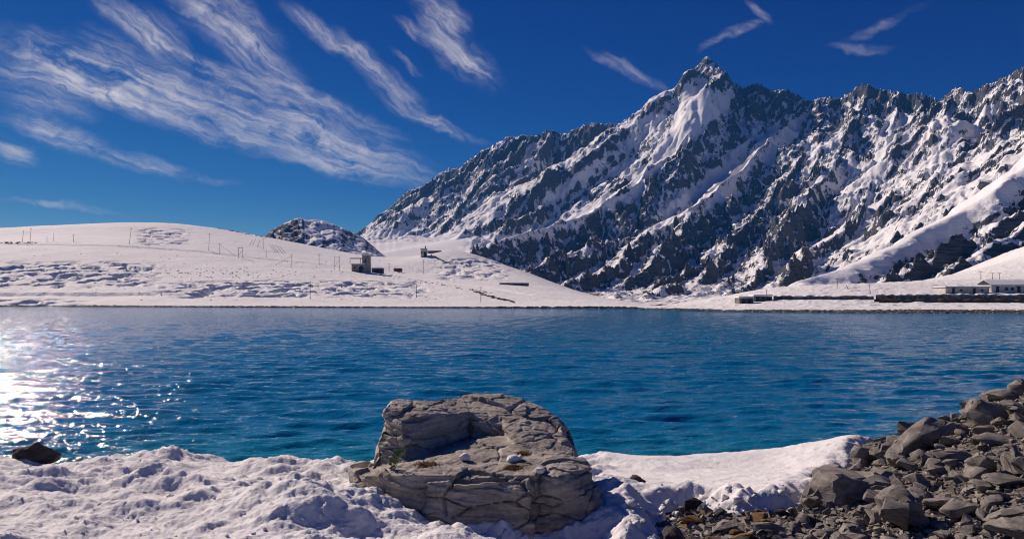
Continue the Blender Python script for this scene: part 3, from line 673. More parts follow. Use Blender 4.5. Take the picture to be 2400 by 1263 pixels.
def mat_gravel():
    m, g, b = material('gravel')
    p = g.n('ShaderNodeNewGeometry').outputs['Position']
    v = g.n('ShaderNodeTexVoronoi', i_Vector=p, i_Scale=38.0); n = g.noise(p, 6, 5, .65); rust = g.noise(p, 2.2, 4, .6)
    c = g.mix(g.ss(n.outputs[0], .3, .7), (0.06, 0.053, 0.048), (0.18, 0.16, 0.143))
    sx = g.n('ShaderNodeSeparateXYZ', i_0=p).outputs[0]
    zone = g.m('MULTIPLY', g.ss(sx, 0.9, 1.5), g.ss(sx, 2.7, 2.0))
    c = g.mix(g.m('MULTIPLY', zone, g.ss(rust.outputs[0], .46, .6)), c, (0.20, 0.105, 0.035))
    setl(g, b.inputs['Base Color'], g.mix(.55, c, g.n('ShaderNodeSeparateColor', i_Color=v.outputs['Color']).outputs[0], 'OVERLAY'))
    b.inputs['Roughness'].default_value = .85; b.inputs['Specular IOR Level'].default_value = .25
    bump(g, b, g.m('ADD', v.outputs['Distance'], g.m('MULTIPLY', n.outputs[0], .8)), .9, .02)
    return m
M_GRAVEL = mat_gravel()
M_NEARSNOW = mat_snow('near_snow', (0.76, 0.755, 0.775), 26, .02, .75, 0.0, 5)
def build_near():
    PX, D, X = polar(-900, 3300, 9, 3.2, 17.5, 0.010)
    Z = ground_z(X, D)
    tag(grid_obj('beach', X, D, Z, M_GRAVEL), 'stony brown ground of the near lake shore', None, None, 'structure')
    PX, D, X = polar(-620, 2250, 3.6, 3.6, 14.2, 0.0039)
    T = snow_depth(X, D); Z = ng_f(X, D) + T
    # the snow ends a hand above the water in a rounded lip
    tag(grid_obj('snow', X, D, Z, M_NEARSNOW, (T > -.06) & (Z > -.25)), 'lumpy trodden snow lying along the near shore', None, None, 'structure')
build_near()
def surf(x, d, snow=True):
    x, d = np.array([[float(x)]]), np.array([[float(d)]])
    z = ng_f(x, d)[0, 0]
    return z + max(0.0, snow_depth(x, d)[0, 0]) if snow else z

# ------------------------------------------------------------------ 3-D noise for stones
def pn3(P, seed=0):
    i = np.floor(P).astype(np.int64); f = P - i; u = f * f * f * (f * (f * 6 - 15) + 10); s = 0
    for ox in (0, 1):
        for oy in (0, 1):
            for oz in (0, 1):
                h = _h(i[:, 0] + ox + (i[:, 2] + oz) * 57, i[:, 1] + oy + (i[:, 2] + oz) * 131, seed); a = h * 6.2831853
                b = _h(i[:, 1] + oy + 71 * (i[:, 2] + oz), i[:, 0] + ox, seed + 3) * 2 - 1; r = np.sqrt(np.maximum(1 - b * b, 0))
                gdot = np.cos(a) * r * (f[:, 0] - ox) + np.sin(a) * r * (f[:, 1] - oy) + b * (f[:, 2] - oz)
                s = s + gdot * (u[:, 0] if ox else 1 - u[:, 0]) * (u[:, 1] if oy else 1 - u[:, 1]) * (u[:, 2] if oz else 1 - u[:, 2])
    return s * 1.5
def fbm3(P, oct=4, seed=0, gain=.5):
    s = 0; a = 1; t = 0
    for k in range(oct): s = s + a * pn3(P, seed + 7 * k); t += a; a *= gain; P = P * 2.07 + 3.1
    return s / t
def cell3(P, seed=0):
    i = np.floor(P).astype(np.int64); f1 = np.full(len(P), 9.0); f2 = f1.copy(); cid = np.zeros(len(P))
    for ox in (-1, 0, 1):
        for oy in (-1, 0, 1):
            for oz in (-1, 0, 1):
                c = i + np.array([ox, oy, oz]); k1, k2 = c[:, 0] + c[:, 2] * 57, c[:, 1] + c[:, 2] * 131
                q = c + np.stack([_h(k1, k2, seed), _h(k1, k2, seed + 1), _h(k1, k2, seed + 2)], -1)
                d = np.linalg.norm(P - q, axis=1); n = d < f1
                f2 = np.where(n, f1, np.minimum(f2, d)); cid = np.where(n, _h(k1, k2, seed + 4), cid); f1 = np.where(n, d, f1)
    return f1, f2, cid
def mat_stone(name, dark, light, stain=None, grain=30.0, bd=.012, lich=0.0):
    m, g, b = material(name)
    p = g.n('ShaderNodeTexCoord').outputs['Object']; inf = g.n('ShaderNodeObjectInfo').outputs['Random']
    wp = g.vm('ADD', p, g.n('ShaderNodeCombineXYZ', i_0=g.m('MULTIPLY', inf, 37.0)).outputs[0]).outputs[0]
    n1 = g.noise(wp, grain * .12, 6, .66); n2 = g.noise(wp, grain, 6, .68)
    st = g.n('ShaderNodeMapping', i_Vector=wp); st.inputs['Rotation'].default_value = (.25, -.2, .4); st.inputs['Scale'].default_value = (grain * .12, grain * .12, grain * 1.1)
    n3 = g.noise(st.outputs[0], 1.0, 5, .6)
    f = g.m('ADD', g.m('MULTIPLY', n1.outputs[0], .5), g.m('ADD', g.m('MULTIPLY', n2.outputs[0], .2), g.m('MULTIPLY', n3.outputs[0], .3)))
    c = g.mix(g.ss(f, .36, .64), dark, light)
    c = g.mix(g.m('MULTIPLY', g.m('SUBTRACT', inf, .5), .5, clamp=True), c, tuple(x * .55 for x in dark))
    if stain is not None:
        c = g.mix(g.m('MULTIPLY', g.ss(g.noise(wp, 4.5, 4, .6).outputs[0], .60, .68), .7), c, stain)
    if lich:
        c = g.mix(g.m('MULTIPLY', g.ss(g.noise(wp, 16, 5, .6).outputs[0], .63, .70), lich), c, (0.30, 0.29, 0.26))
    setl(g, b.inputs['Base Color'], c)
    b.inputs['Roughness'].default_value = .8; b.inputs['Specular IOR Level'].default_value = .3
    vo = g.n('ShaderNodeTexVoronoi', feature='DISTANCE_TO_EDGE', i_Scale=grain * .16, i_Vector=g.vm('ADD', wp, g.vm('SCALE', n1.outputs[1], scale=.25).outputs[0]).outputs[0])
    crack = g.ss(vo.outputs[0], 0.0, .035)
    bump(g, b, g.m('ADD', g.m('ADD', g.m('MULTIPLY', n2.outputs[0], .6), g.m('MULTIPLY', n3.outputs[0], .7)), g.m('MULTIPLY', crack, .12)), .9, bd)
    return m
M_BOULDER = mat_stone('boulder_stone', (0.16, 0.145, 0.131), (0.47, 0.425, 0.375), None, 22, .018, .35)
M_ROCK = mat_stone('rubble_stone', (0.11, 0.10, 0.093), (0.33, 0.302, 0.275), (0.23, 0.19, 0.15), 26, .012)
M_DARKROCK = mat_stone('dark_stone', (0.028, 0.025, 0.024), (0.075, 0.065, 0.06), None, 26, .012)
M_RUST = mat_stone('rusty_stone', (0.07, 0.045, 0.025), (0.24, 0.13, 0.05), None, 26, .01)

# ------------------------------------------------------------------ the seat-shaped boulder
def lo(px, d, z=1.55): return gp(px, d, z)
def carve(name, C, voxel, org, mat, label, cat, group=None, k=1.0, sd=0):
    """blocks given by their corners, grown into one weathered stone"""
    def hull(bm, pts):
        vs = [bm.verts.new(p) for p in pts]
        r = bmesh.ops.convex_hull(bm, input=vs)
        bmesh.ops.delete(bm, geom=[e for e in r['geom_interior'] if isinstance(e, bmesh.types.BMVert)], context='VERTS')
    bm = bmesh.new()
    for pts in C:
        b2 = bmesh.new(); hull(b2, [Vector(p) for p in pts]); me = bpy.data.meshes.new('tmp'); b2.to_mesh(me); bm.from_mesh(me); b2.free(); bpy.data.meshes.remove(me)
    me = bpy.data.meshes.new(name); bm.to_mesh(me); bm.free()
    o = bpy.data.objects.new('tmp', me); col.objects.link(o)
    md = o.modifiers.new('r', 'REMESH'); md.mode = 'VOXEL'; md.voxel_size = voxel
    sm = o.modifiers.new('s', 'SMOOTH'); sm.iterations = 1; sm.factor = .5
    dg = bpy.context.evaluated_depsgraph_get(); m2 = bpy.data.meshes.new_from_object(o.evaluated_get(dg))
    bpy.data.objects.remove(o)
    n = len(m2.vertices); P = np.empty(n * 3); N = np.empty(n * 3); m2.vertices.foreach_get('co', P); m2.vertices.foreach_get('normal', N)
    P = P.reshape(-1, 3); N = N.reshape(-1, 3)
    Wp = P + .05 * np.stack([fbm3(P * 3, 3, 1), fbm3(P * 3, 3, 2), fbm3(P * 3, 3, 3)], -1)
    w = Wp[:, 2] * .92 + Wp[:, 0] * .12 - Wp[:, 1] * .18                                     # beds dip towards the water
    beds = pn3(np.stack([w * 13, P[:, 0] * .8, P[:, 1] * .8], -1), 5) + .6 * pn3(np.stack([w * 31, P[:, 0] * 1.6, P[:, 1] * 1.6], -1), 6)
    f1, f2, cid = cell3(Wp * np.array([1.7, 1.7, 4.2]), 11); joint = np.exp(-((f2 - f1) / .022) ** 2)
    g1, g2, ci2 = cell3(Wp * np.array([5, 6, 22.0]), 12); plate = (ci2 - .5); j2 = np.exp(-((g2 - g1) / .045) ** 2)
    side = 1 - np.clip(N[:, 2], 0, 1) ** 2
    dsp = .022 * np.tanh(2.6 * beds) * (.25 + .75 * side) + .05 * (cid - .5) - .040 * joint + .013 * plate - .006 * j2 + .035 * fbm3(P * 2.2, 3, 21) + .010 * fbm3(P * 11, 4, 23, .6)
    P = P + N * (dsp * k)[:, None]
    org = np.array(org); P = P - org
    m2.vertices.foreach_set('co', P.astype(np.float32).ravel()); m2.update(); m2.polygons.foreach_set('use_smooth', np.ones(len(m2.polygons), bool))
    m2.materials.clear(); m2.name = name
    b = link(name, m2, mat); b.location = org
    return tag(b, label, cat, group)
BC = [  # each block by its corners: the slab of the seat, its left arm, the back, the right arm, the block at the right foot
        [at(822, 1106, 6.62), at(850, 1112, 6.3), at(940, 1116, 6.02), at(1262, 1114, 6.05), at(1330, 1085, 6.45), at(875, 1088, 7.1), at(1000, 1058, 7.25), at(1170, 1012, 7.5), at(1320, 1050, 7.2), lo(815, 6.6), lo(830, 6.3), lo(948, 5.93), lo(1285, 5.86), lo(1390, 6.6), lo(870, 7.6), lo(1300, 7.8)],
        [at(903, 950, 7.15), at(918, 938, 7.4), at(962, 934, 7.6), at(940, 980, 6.95), at(985, 970, 7.05), at(1100, 962, 7.6), at(1085, 932, 8.0), at(872, 1098, 6.85), at(950, 1078, 6.72), at(985, 1062, 6.95), at(1098, 1015, 7.5), lo(868, 6.9), lo(880, 7.8), lo(1080, 8.2)],
        [at(1050, 931, 8.0), at(1110, 926, 8.2), at(1235, 932, 8.2), at(1100, 962, 7.62), at(1118, 975, 7.55), at(1235, 990, 7.4), at(1112, 1015, 7.52), at(1220, 1030, 7.25), lo(1050, 8.35), lo(1250, 8.35), lo(1110, 7.5), lo(1240, 7.3)],
        [at(1200, 930, 8.2), at(1255, 942, 8.1), at(1300, 970, 7.9), at(1340, 1015, 7.6), at(1352, 1055, 7.2), at(1180, 985, 7.45), at(1195, 1000, 7.3), at(1215, 1045, 6.95), at(1300, 1075, 6.65), at(1350, 1078, 6.75), at(1205, 1058, 6.95), lo(1250, 8.35), lo(1375, 7.7), lo(1385, 7.0), lo(1240, 6.9)],
        [at(1250, 1108, 6.08), at(1290, 1072, 6.5), at(1362, 1076, 6.6), at(1386, 1098, 6.4), at(1300, 1118, 6.0), at(1420, 1190, 6.2), lo(1275, 5.85), lo(1425, 6.1), lo(1425, 6.6), lo(1395, 7.2)],
        [at(1000, 1130, 5.97), at(1240, 1122, 5.98), lo(985, 5.80, 1.7), lo(1262, 5.74, 1.7), at(1060, 1190, 5.86), at(1240, 1150, 5.90), lo(1000, 6.3), lo(1250, 6.3)],
]
BOULDER = carve('boulder', BC, .0105, gp(1110, 6.8, 1.75), M_BOULDER, 'large grey boulder shaped like a seat with arms and a back, standing in the snow', 'boulder')
bpy.context.view_layer.update()
def on_boulder(px, py):
    """the place on the boulder that lies along a line of sight"""
    d = Vector(((px - CX) / F, 1, (HY - py) / F)).normalized(); inv = BOULDER.matrix_world.inverted()
    ok, loc, nor, _ = BOULDER.ray_cast(inv @ Vector((0, 0, CZ)), (inv.to_3x3() @ d))
    return (BOULDER.matrix_world @ loc, nor) if ok else (Vector(at(px, py, 6.6)), Vector((0, 0, 1)))

# ------------------------------------------------------------------ loose stones
def rock_mesh(seed, npts=16, flat=.7, long=1.25, cuts=3, rough=.05, box=False, given=None):
    """an angular broken stone about one unit across"""
    r = random.Random(seed); bm = bmesh.new(); pts = []
    for k in range(npts):
        v = Vector((r.gauss(0, 1), r.gauss(0, 1), r.gauss(0, 1))).normalized()
        if box: v = Vector([math.copysign(abs(c) ** .45, c) for c in v]) * .62
        v *= r.uniform(.82, 1.0); pts.append((v.x * .5 * long, v.y * .5, v.z * .5 * flat))
    if given is not None: pts = given
    vs = [bm.verts.new(p) for p in pts]; h = bmesh.ops.convex_hull(bm, input=vs)
    bmesh.ops.delete(bm, geom=[v for v in bm.verts if not v.link_faces], context='VERTS')
    bmesh.ops.dissolve_limit(bm, angle_limit=R(12), verts=bm.verts[:], edges=bm.edges[:])
    if cuts:
        bmesh.ops.bevel(bm, geom=bm.edges[:], offset=.028, segments=1, affect='EDGES', clamp_overlap=True)
        bmesh.ops.triangulate(bm, faces=bm.faces[:])
        for _ in range(cuts - 1): bmesh.ops.subdivide_edges(bm, edges=[e for e in bm.edges if e.calc_length() > .09], cuts=1)
        bmesh.ops.triangulate(bm, faces=bm.faces[:])
        bm.normal_update(); P = np.array([v.co for v in bm.verts]); N = np.array([v.normal for v in bm.verts])
        f1, f2, cid = cell3(P * 3.2 + seed, seed)
        d = rough * (.9 * fbm3(P * 3 + seed, 4, seed, .6) + .9 * (cid - .5) - .5 * np.exp(-((f2 - f1) / .07) ** 2))
        for v, q, nn, dd in zip(bm.verts, P, N, d): v.co = Vector(q + nn * dd)
    else: bmesh.ops.triangulate(bm, faces=bm.faces[:])
    me = bpy.data.meshes.new('rock'); bm.to_mesh(me); bm.free()
    if cuts:
        me.polygons.foreach_set('use_smooth', np.ones(len(me.polygons), bool)); me.set_sharp_from_angle(angle=R(28))
    return me
def put_rock(name, me, mat, px, d, size, rot, sink=.3, label=None, cat='rock', group=None, z=None, snow=False):
    x, y, _ = gp(px, d, 0); zz = surf(x, y, snow) if z is None else z
    o = link(name, me, mat); o.location = (x, y, zz + size[2] * (.5 - sink)); o.scale = size; o.rotation_euler = rot
    return tag(o, label, cat, group)
# big ones, each by its own look and place
def named_rocks():
    L = [  # column, metres ahead, size, rotation, material, label, rock parameters
        (2108, 5.75, (.42, .40, .40), (.2, .1, .6), M_ROCK, 'rounded boulder low on the rubble bank with its right half in black shade', dict(npts=22, flat=1, long=1, cuts=4), .12),
        (2138, 9.6, (.52, .40, .46), (.1, .35, .3), M_ROCK, 'pale pointed rock on the crest of the rubble bank against the water', dict(npts=14, flat=.8), .15),
        (2150, 8.4, (.92, .5, .48), (.1, -.42, .25), M_ROCK, 'long slanting slab in the middle of the rubble bank', dict(npts=18, flat=.8, long=1.2, cuts=4), .2),
        (2030, 9.0, (.40, .34, .40), (0, .1, .4), M_ROCK, 'squat brown rock where the snow meets the crest of the rubble', dict(npts=16, flat=.9), .15),
        (2308, 8.6, (.56, .5, .48), (.1, .2, .9), M_ROCK, 'dark faced big boulder high on the rubble bank near the right edge', dict(npts=20, flat=.95, long=1.05, cuts=4), .12),
        (2280, 9.7, (.36, .3, .32), (0, .2, .2), M_ROCK, 'pale upright rock just behind the dark faced boulder', dict(npts=14, flat=.9), .1),
        (2240, 8.8, (.40, .32, .28), (.15, .2, .5), M_ROCK, 'light tan flat sided rock left of the dark faced boulder', dict(npts=13, flat=.7), .15),
        (2338, 10.2, (.34, .28, .26), (0, .2, .3), M_ROCK, 'rock on the skyline of the rubble, second from the right edge', dict(npts=14, flat=.8), .1),
        (2388, 10.2, (.36, .3, .34), (0, -.1, .3), M_ROCK, 'topmost rock of the rubble bank at the right edge of the view', dict(npts=14, flat=.9), .1),
        (2382, 8.9, (.42, .36, .26), (.1, .1, .2), M_ROCK, 'flat topped rock at the right edge below the topmost rock', dict(npts=14, flat=.7), .15),
        (2100, 7.7, (.46, .36, .30), (.1, .2, .9), M_ROCK, 'angular rock leaning under the long slanting slab', dict(npts=13, flat=.7), .15),
        (2008, 8.1, (.24, .2, .24), (.2, .1, .5), M_ROCK, 'small dark pyramid shaped rock behind the squared tan block', dict(npts=9, flat=1), .1),
        (2238, 7.2, (.46, .34, .24), (.1, .1, .3), M_ROCK, 'low dark rock right of the squared tan block', dict(npts=16, flat=.6), .2),
        (2330, 7.5, (.60, .42, .22), (.1, .1, -.2), M_ROCK, 'broad flat slab below the dark faced boulder', dict(npts=16, flat=.5), .25),
        (2362, 6.0, (.42, .32, .2), (.1, .05, .3), M_ROCK, 'flat rock low at the right edge of the rubble', dict(npts=14, flat=.6), .25),
        (2210, 6.0, (.44, .34, .22), (.05, .1, .4), M_ROCK, 'flat slab right of the rounded boulder', dict(npts=15, flat=.6), .3),
        (2005, 5.55, (.30, .26, .2), (.1, .2, .2), M_ROCK, 'broken slab left of the rounded boulder at the bottom of the view', dict(npts=12, flat=.6), .2),
        (2185, 9.3, (.24, .2, .2), (.1, .2, .2), M_ROCK, 'small rock on the crest right of the pale pointed rock', dict(npts=12, flat=.9), .1),
        (2068, 9.6, (.26, .22, .22), (.3, .2, .8), M_ROCK, 'small rock on the crest left of the pale pointed rock', dict(npts=12, flat=.9), .1),
    ]
    for i, (px, d, s, rot, mat, lab, kw, sink) in enumerate(L):
        put_rock('rock', rock_mesh(500 + i, **kw), mat, px, d, s, rot, sink, lab, 'rock', 'rocks of the rubble bank')
    put_rock('rock', rock_mesh(611, 18, .8, 1.2, 4), M_DARKROCK, 84, 9.9, (.60, .48, .46), (0, .12, .1), .36, 'dark wet rock at the water edge at the left of the snow', 'rock', None, None, True)
    put_rock('rock', rock_mesh(613, 9, 1.0, 1.1, 3), M_BOULDER, 848, 8.3, (.30, .26, .34), (.1, .1, .4), .30, 'small pointed stone just left of the seat shaped boulder', 'rock', None, None, True)
    put_rock('rock', rock_mesh(617, 14, .7, 1.3, 3), M_BOULDER, 862, 7.7, (.26, .18, .16), (.1, -.3, .2), .30, 'small flat stone leaning on the left side of the seat shaped boulder', 'rock', None, None, True)
    put_rock('rock', rock_mesh(619, 12, .6, 1.3, 3), M_DARKROCK, 1492, 7.6, (.22, .18, .18), (.1, .2, .2), .42, 'small dark stone poking out of the snow right of the boulder', 'rock', None, None, True)
    for px, d, s, lab, mat in ((1590, 5.7, (.34, .24, .26), 'upright dark slab at the snow edge in the bottom middle', M_DARKROCK), (1700, 6.1, (.42, .24, .14), 'long grey slab lying under the snow edge', M_ROCK), (1660, 5.5, (.34, .26, .2), 'rusty orange stone at the bottom of the view right of the boulder', M_RUST),
                               (1745, 5.7, (.26, .2, .14), 'small rusty stone beside the long grey slab', M_RUST), (1625, 6.3, (.3, .2, .16), 'rusty brown stone tucked under the snow lip', M_RUST), (1590, 5.0, (.4, .3, .22), 'black stone in shade at the bottom edge right of the boulder', M_DARKROCK), (1810, 6.0, (.36, .24, .14), 'grey slab between the snow edge and the squared block', M_ROCK), (1895, 6.25, (.3, .2, .16), 'dark stone at the foot of the squared block', M_DARKROCK)):
        put_rock('rock', rock_mesh(int(px * 3 + d * 10), 12, .7, 1.2, 3), mat, px, d, s, (random.uniform(-.2, .2), random.uniform(-.2, .2), random.uniform(0, 3)), .2, lab, 'rock', 'stones on the bare ground')
named_rocks()
BLOCK = [at(1906, 1098, 7.0), at(1932, 1088, 7.35), at(1958, 1112, 6.70), at(2092, 1136, 6.85), at(2120, 1110, 7.4), at(1884, 1140, 6.95), at(1874, 1192, 6.9), at(1970, 1208, 6.62), at(2098, 1198, 6.8), gp(1878, 6.95, 1.75), gp(1970, 6.6, 1.75), gp(2100, 6.8, 1.75), gp(2120, 7.5, 1.75), gp(1925, 7.5, 1.75)]
borg = np.array(gp(1980, 7.0, 1.9))
bk = link('rock', rock_mesh(77, given=[tuple(np.array(q) - borg) for q in BLOCK], cuts=4, rough=.06), M_ROCK); bk.location = borg
tag(bk, 'biggest squared tan block at the left foot of the rubble bank, cracked left face', 'rock', 'rocks of the rubble bank')
def small_rocks():
    protos = [rock_mesh(700 + k, random.choice((10, 12, 15)), random.choice((.55, .7, .85)), random.choice((1.1, 1.35)), 2, .05) for k in range(14)]
    rng = random.Random(31); n = 0; placed = []
    while n < 270:
        px, d = rng.uniform(1560, 2470), 4.3 * math.exp(rng.uniform(0, .92)); x, y, _ = gp(px, d, 0)
        sd = polysd(np.array([x]), np.array([y]), BARE)[0]
        if sd < .04: continue
        s = min(.108 * math.exp(abs(rng.gauss(0, .5))), .36) * (1.15 if px > 1880 else .72) * (d / 7) ** .35
        if any((x - a) ** 2 + (y - b) ** 2 < ((s + c) * .34) ** 2 for a, b, c in placed): continue
        placed.append((x, y, s)); mat = M_ROCK if px > 1840 or rng.random() < .35 else (M_RUST if rng.random() < .45 else M_DARKROCK)
        me = protos[n % 14]
        if mat is not M_ROCK:
            key = me.name + mat.name
            if key not in cache: cache[key] = me.copy(); cache[key].materials.clear()
            me = cache[key]
        bank = px > 1840
        put_rock('stone', me, mat, px, d, (s * rng.uniform(.9, 1.4), s, s * rng.uniform(.7, 1.1)), (rng.uniform(-.5, .5), rng.uniform(-.5, .5), rng.uniform(0, 6.3)), .12,
                 'small angular stone, one of many loose on the grey rubble bank' if bank else 'small stone, one of many on the bare ground below the snow edge', 'stone', 'small stones of the rubble bank' if bank else 'small stones below the snow edge')
        n += 1
cache = {}
small_rocks()
def scatter(name, mat, n, seed, pick, smin, smax, label, npts=8, flat=.7):
    """tens of hundreds of chips or clods as one mesh"""
    rng = np.random.default_rng(seed); protos = []
    for k in range(10):
        me = rock_mesh(900 + seed * 20 + k, npts, flat, 1.25, 0); V = np.array([v.co for v in me.vertices]); T = np.array([p.vertices[:] for p in me.polygons]); protos.append((V, T)); bpy.data.meshes.remove(me)
    VV, TT, off = [], [], 0
    xs, ys = pick(rng, n); zs, ok = None, None
    zs = ng_f(xs, ys)
    if 'snow' in name: zs = zs + np.maximum(snow_depth(xs[None], ys[None])[0], 0)
    for x, y, z in zip(xs, ys, zs):
        V, T = protos[rng.integers(10)]; s = smin * (smax / smin) ** (rng.uniform() ** 2.2)
        e = Euler(rng.uniform(-.8, .8, 3)).to_matrix() @ Matrix.Rotation(rng.uniform(0, 6.28), 3, 'Z'); e = np.array(e)
        VV.append((V * s) @ e.T + np.array([x, y, z + s * .12])); TT.append(T + off); off += len(V)
    o = link(name, mesh_np(name, np.concatenate(VV), np.concatenate(TT), 'snow' in name), mat)
    return tag(o, label, None, None, 'stuff')
def pick_bare(rng, n):
    px = rng.uniform(1520, 2480, n * 3); d = 4.2 * np.exp(rng.uniform(0, .98, n * 3)); x = (px - CX) / F * d
    k = polysd(x, d, BARE) > .02
    return x[k][:n], d[k][:n]
scatter('gravel', M_ROCK, 12000, 1, pick_bare, .02, .12, 'loose gravel and stone chips on the bare bank')
def pick_snow(rng, n):
    px = rng.uniform(-100, 1540, n); d = 4.2 * np.exp(rng.uniform(0, .86, n)); x = (px - CX) / F * d
    k = (polysd(x, d, BARE) < -.05)
    return x[k], d[k]
scatter('snow_clods', M_NEARSNOW, 420, 2, pick_snow, .01, .05, 'small broken clods lying on the trodden snow', 12, .8)
def pick_lip(rng, n):
    P = np.array(BARE[1:10]); k = rng.integers(0, len(P) - 1, n); t = rng.uniform(0, 1, n)[:, None]; q = P[k] * (1 - t) + P[k + 1] * t + rng.normal(0, .13, (n, 2))
    return q[:, 0], q[:, 1]
scatter('snow_crumbs', M_NEARSNOW, 120, 3, pick_lip, .03, .13, 'crumbs of snow broken off along the edge of the snow', 14, .8)

# ------------------------------------------------------------------ what lies on the boulder
def lumps():
    for i, (px, py, s, lab) in enumerate(((1090, 1078, .105, 'round snow lump in the middle of the boulder seat'), (1266, 1108, .085, 'small snow ball at the right end of the boulder ledge'), (1205, 1082, .12, 'long snow lump on the right of the boulder seat'), (1085, 1100, .05, 'tiny snow bit just below the round lump on the boulder'))):
        p, nrm = on_boulder(px, py)
        me = rock_mesh(800 + i, 30, .75, 1.2 if i != 2 else 1.6, 3, .09); me.polygons.foreach_set('use_smooth', np.ones(len(me.polygons), bool))
        for e in me.edges: e.use_edge_sharp = False
        o = link('snow_lump', me, M_NEARSNOW); o.location = p + Vector((0, 0, s * .28)); o.scale = (s, s, s); o.rotation_euler = (0, 0, .3 * i)
        tag(o, lab, 'snow lump', 'snow left on the boulder')
lumps()
def sprig():
    m, g, b = material('green_leaf'); p = g.n('ShaderNodeTexCoord').outputs['Object']
    setl(g, b.inputs['Base Color'], g.mix(g.ss(g.noise(p, 30, 3).outputs[0], .35, .65), (0.05, 0.11, 0.015), (0.14, 0.22, 0.03))); b.inputs['Roughness'].default_value = .55
    p, _ = on_boulder(918, 1100); root = empty('plant', p); tag(root, 'green leafy sprig growing at the left end of the boulder seat', 'plant')
    rng = random.Random(4)
    st = MB()
    for k in range(3): st.bar((.01 * k - .01, 0, -.02), (.05 + .02 * k, .01 * k, .11 + .012 * k), .005, .003, 5)
    st.build('stem', m, root)
    for k in range(16):
        t = k / 15; c = Vector((-.02 + .09 * t + rng.uniform(-.015, .015), rng.uniform(-.02, .02), -.01 + .16 * t)); a = rng.uniform(0, 6.28); L = rng.uniform(.035, .06)
        u = Vector((math.cos(a), math.sin(a) * .6 - .3, .5 + rng.uniform(0, .5))).normalized(); w = u.cross(Vector((0, 1, .3))).normalized() * L * .28; nn = u.cross(w).normalized() * .006
        lf = MB(); lf.add([c, c + u * L * .45 + w + nn, c + u * L, c + u * L * .45 - w + nn, c + u * L * .5 - nn], [(0, 1, 4), (1, 2, 4), (2, 3, 4), (3, 0, 4)]); lf.build('leaf', m, root)
sprig()
def moss():
    for i, (px, py, w, h, lab) in enumerate(((1000, 1088, .30, .10, 'rusty orange dry grass patch on the left of the boulder seat'), (1205, 1095, .22, .09, 'rusty orange dry grass patch on the right of the boulder seat'), (1225, 1062, .16, .07, 'small orange grass patch under the right arm of the boulder'))):
        rng = random.Random(60 + i); p, _ = on_boulder(px, py); V, T = [], []
        for k in range(420):
            q, nrm = on_boulder(px + rng.gauss(0, .38) * w * 120, py + rng.gauss(0, .34) * h * 95); q = q - p
            a = rng.uniform(0, 6.28); L = rng.uniform(.012, .032); r_ = rng.uniform(.0025, .005)
            e = Vector((math.cos(a), math.sin(a), rng.uniform(.15, .8))).normalized() * L; s = Vector((-math.sin(a), math.cos(a), 0)) * r_
            o_ = len(V); V += [q - s, q + s, q + e * .6 + s * .7 + Vector((0, 0, .003)), q + e]; T += [(o_, o_ + 1, o_ + 2), (o_, o_ + 2, o_ + 3)]
        o = link('dry_grass', mesh_np('dry_grass', np.array(V), np.array(T), False), M_GRASS); o.location = p
        tag(o, lab, 'dry grass', 'dry grass on the boulder')
M_GRASS = mat_plain('dry_grass', (0.16, 0.075, 0.02), (0.33, 0.17, 0.05), 25, .8)
moss()

# ------------------------------------------------------------------ poles, walls and houses on the far shore
def hit(px, py, fn, d0, d1):
    """how far away the land is along a line of sight (first crossing)"""
    d = np.linspace(d0, d1, 500); x = (px - CX) / F * d; z = fn(x[None], d[None], False)[0] if fn is not None else 0 * d
    ray = CZ + (HY - py) / F * d; k = np.nonzero(z >= ray)[0]
    i = k[0] if len(k) else len(d) - 1
    return d[i]
def land(fn, x, d): return float(fn(np.array([[x]]), np.array([[d]]))[0, 0])
M_POLE = mat_plain('weathered_pole', (0.035, 0.028, 0.025), (0.08, 0.065, 0.055), 2.0, .8)
M_WALLSTONE = mat_plain('dry_stone', (0.07, 0.064, 0.06), (0.26, 0.24, 0.22), 1.3, .9, .25, 2.2)
M_PLASTER = mat_plain('plastered_stone', (0.14, 0.13, 0.12), (0.42, 0.39, 0.36), .9, .9, .2, 2.0)
M_WHITE = mat_plain('whitewash', (0.42, 0.39, 0.36), (0.62, 0.58, 0.54), .9, .8)
M_ROOF = mat_plain('dark_roof', (0.05, 0.045, 0.045), (0.10, 0.09, 0.085), .9, .7)
M_RED = mat_plain('red_paint', (0.20, 0.035, 0.03), (0.30, 0.06, 0.05), 1.2, .6)
M_DARKOPEN = mat_plain('dark_opening', (0.012, 0.012, 0.014), (0.025, 0.024, 0.024), 1.0, .5)
M_TURF = mat_plain('dead_turf', (0.055, 0.042, 0.02), (0.13, 0.10, 0.05), .5, .95, .2, 1.5)
M_BERM = mat_snow('roof_snow', (0.85, 0.845, 0.855), 3.0, .12, .5)
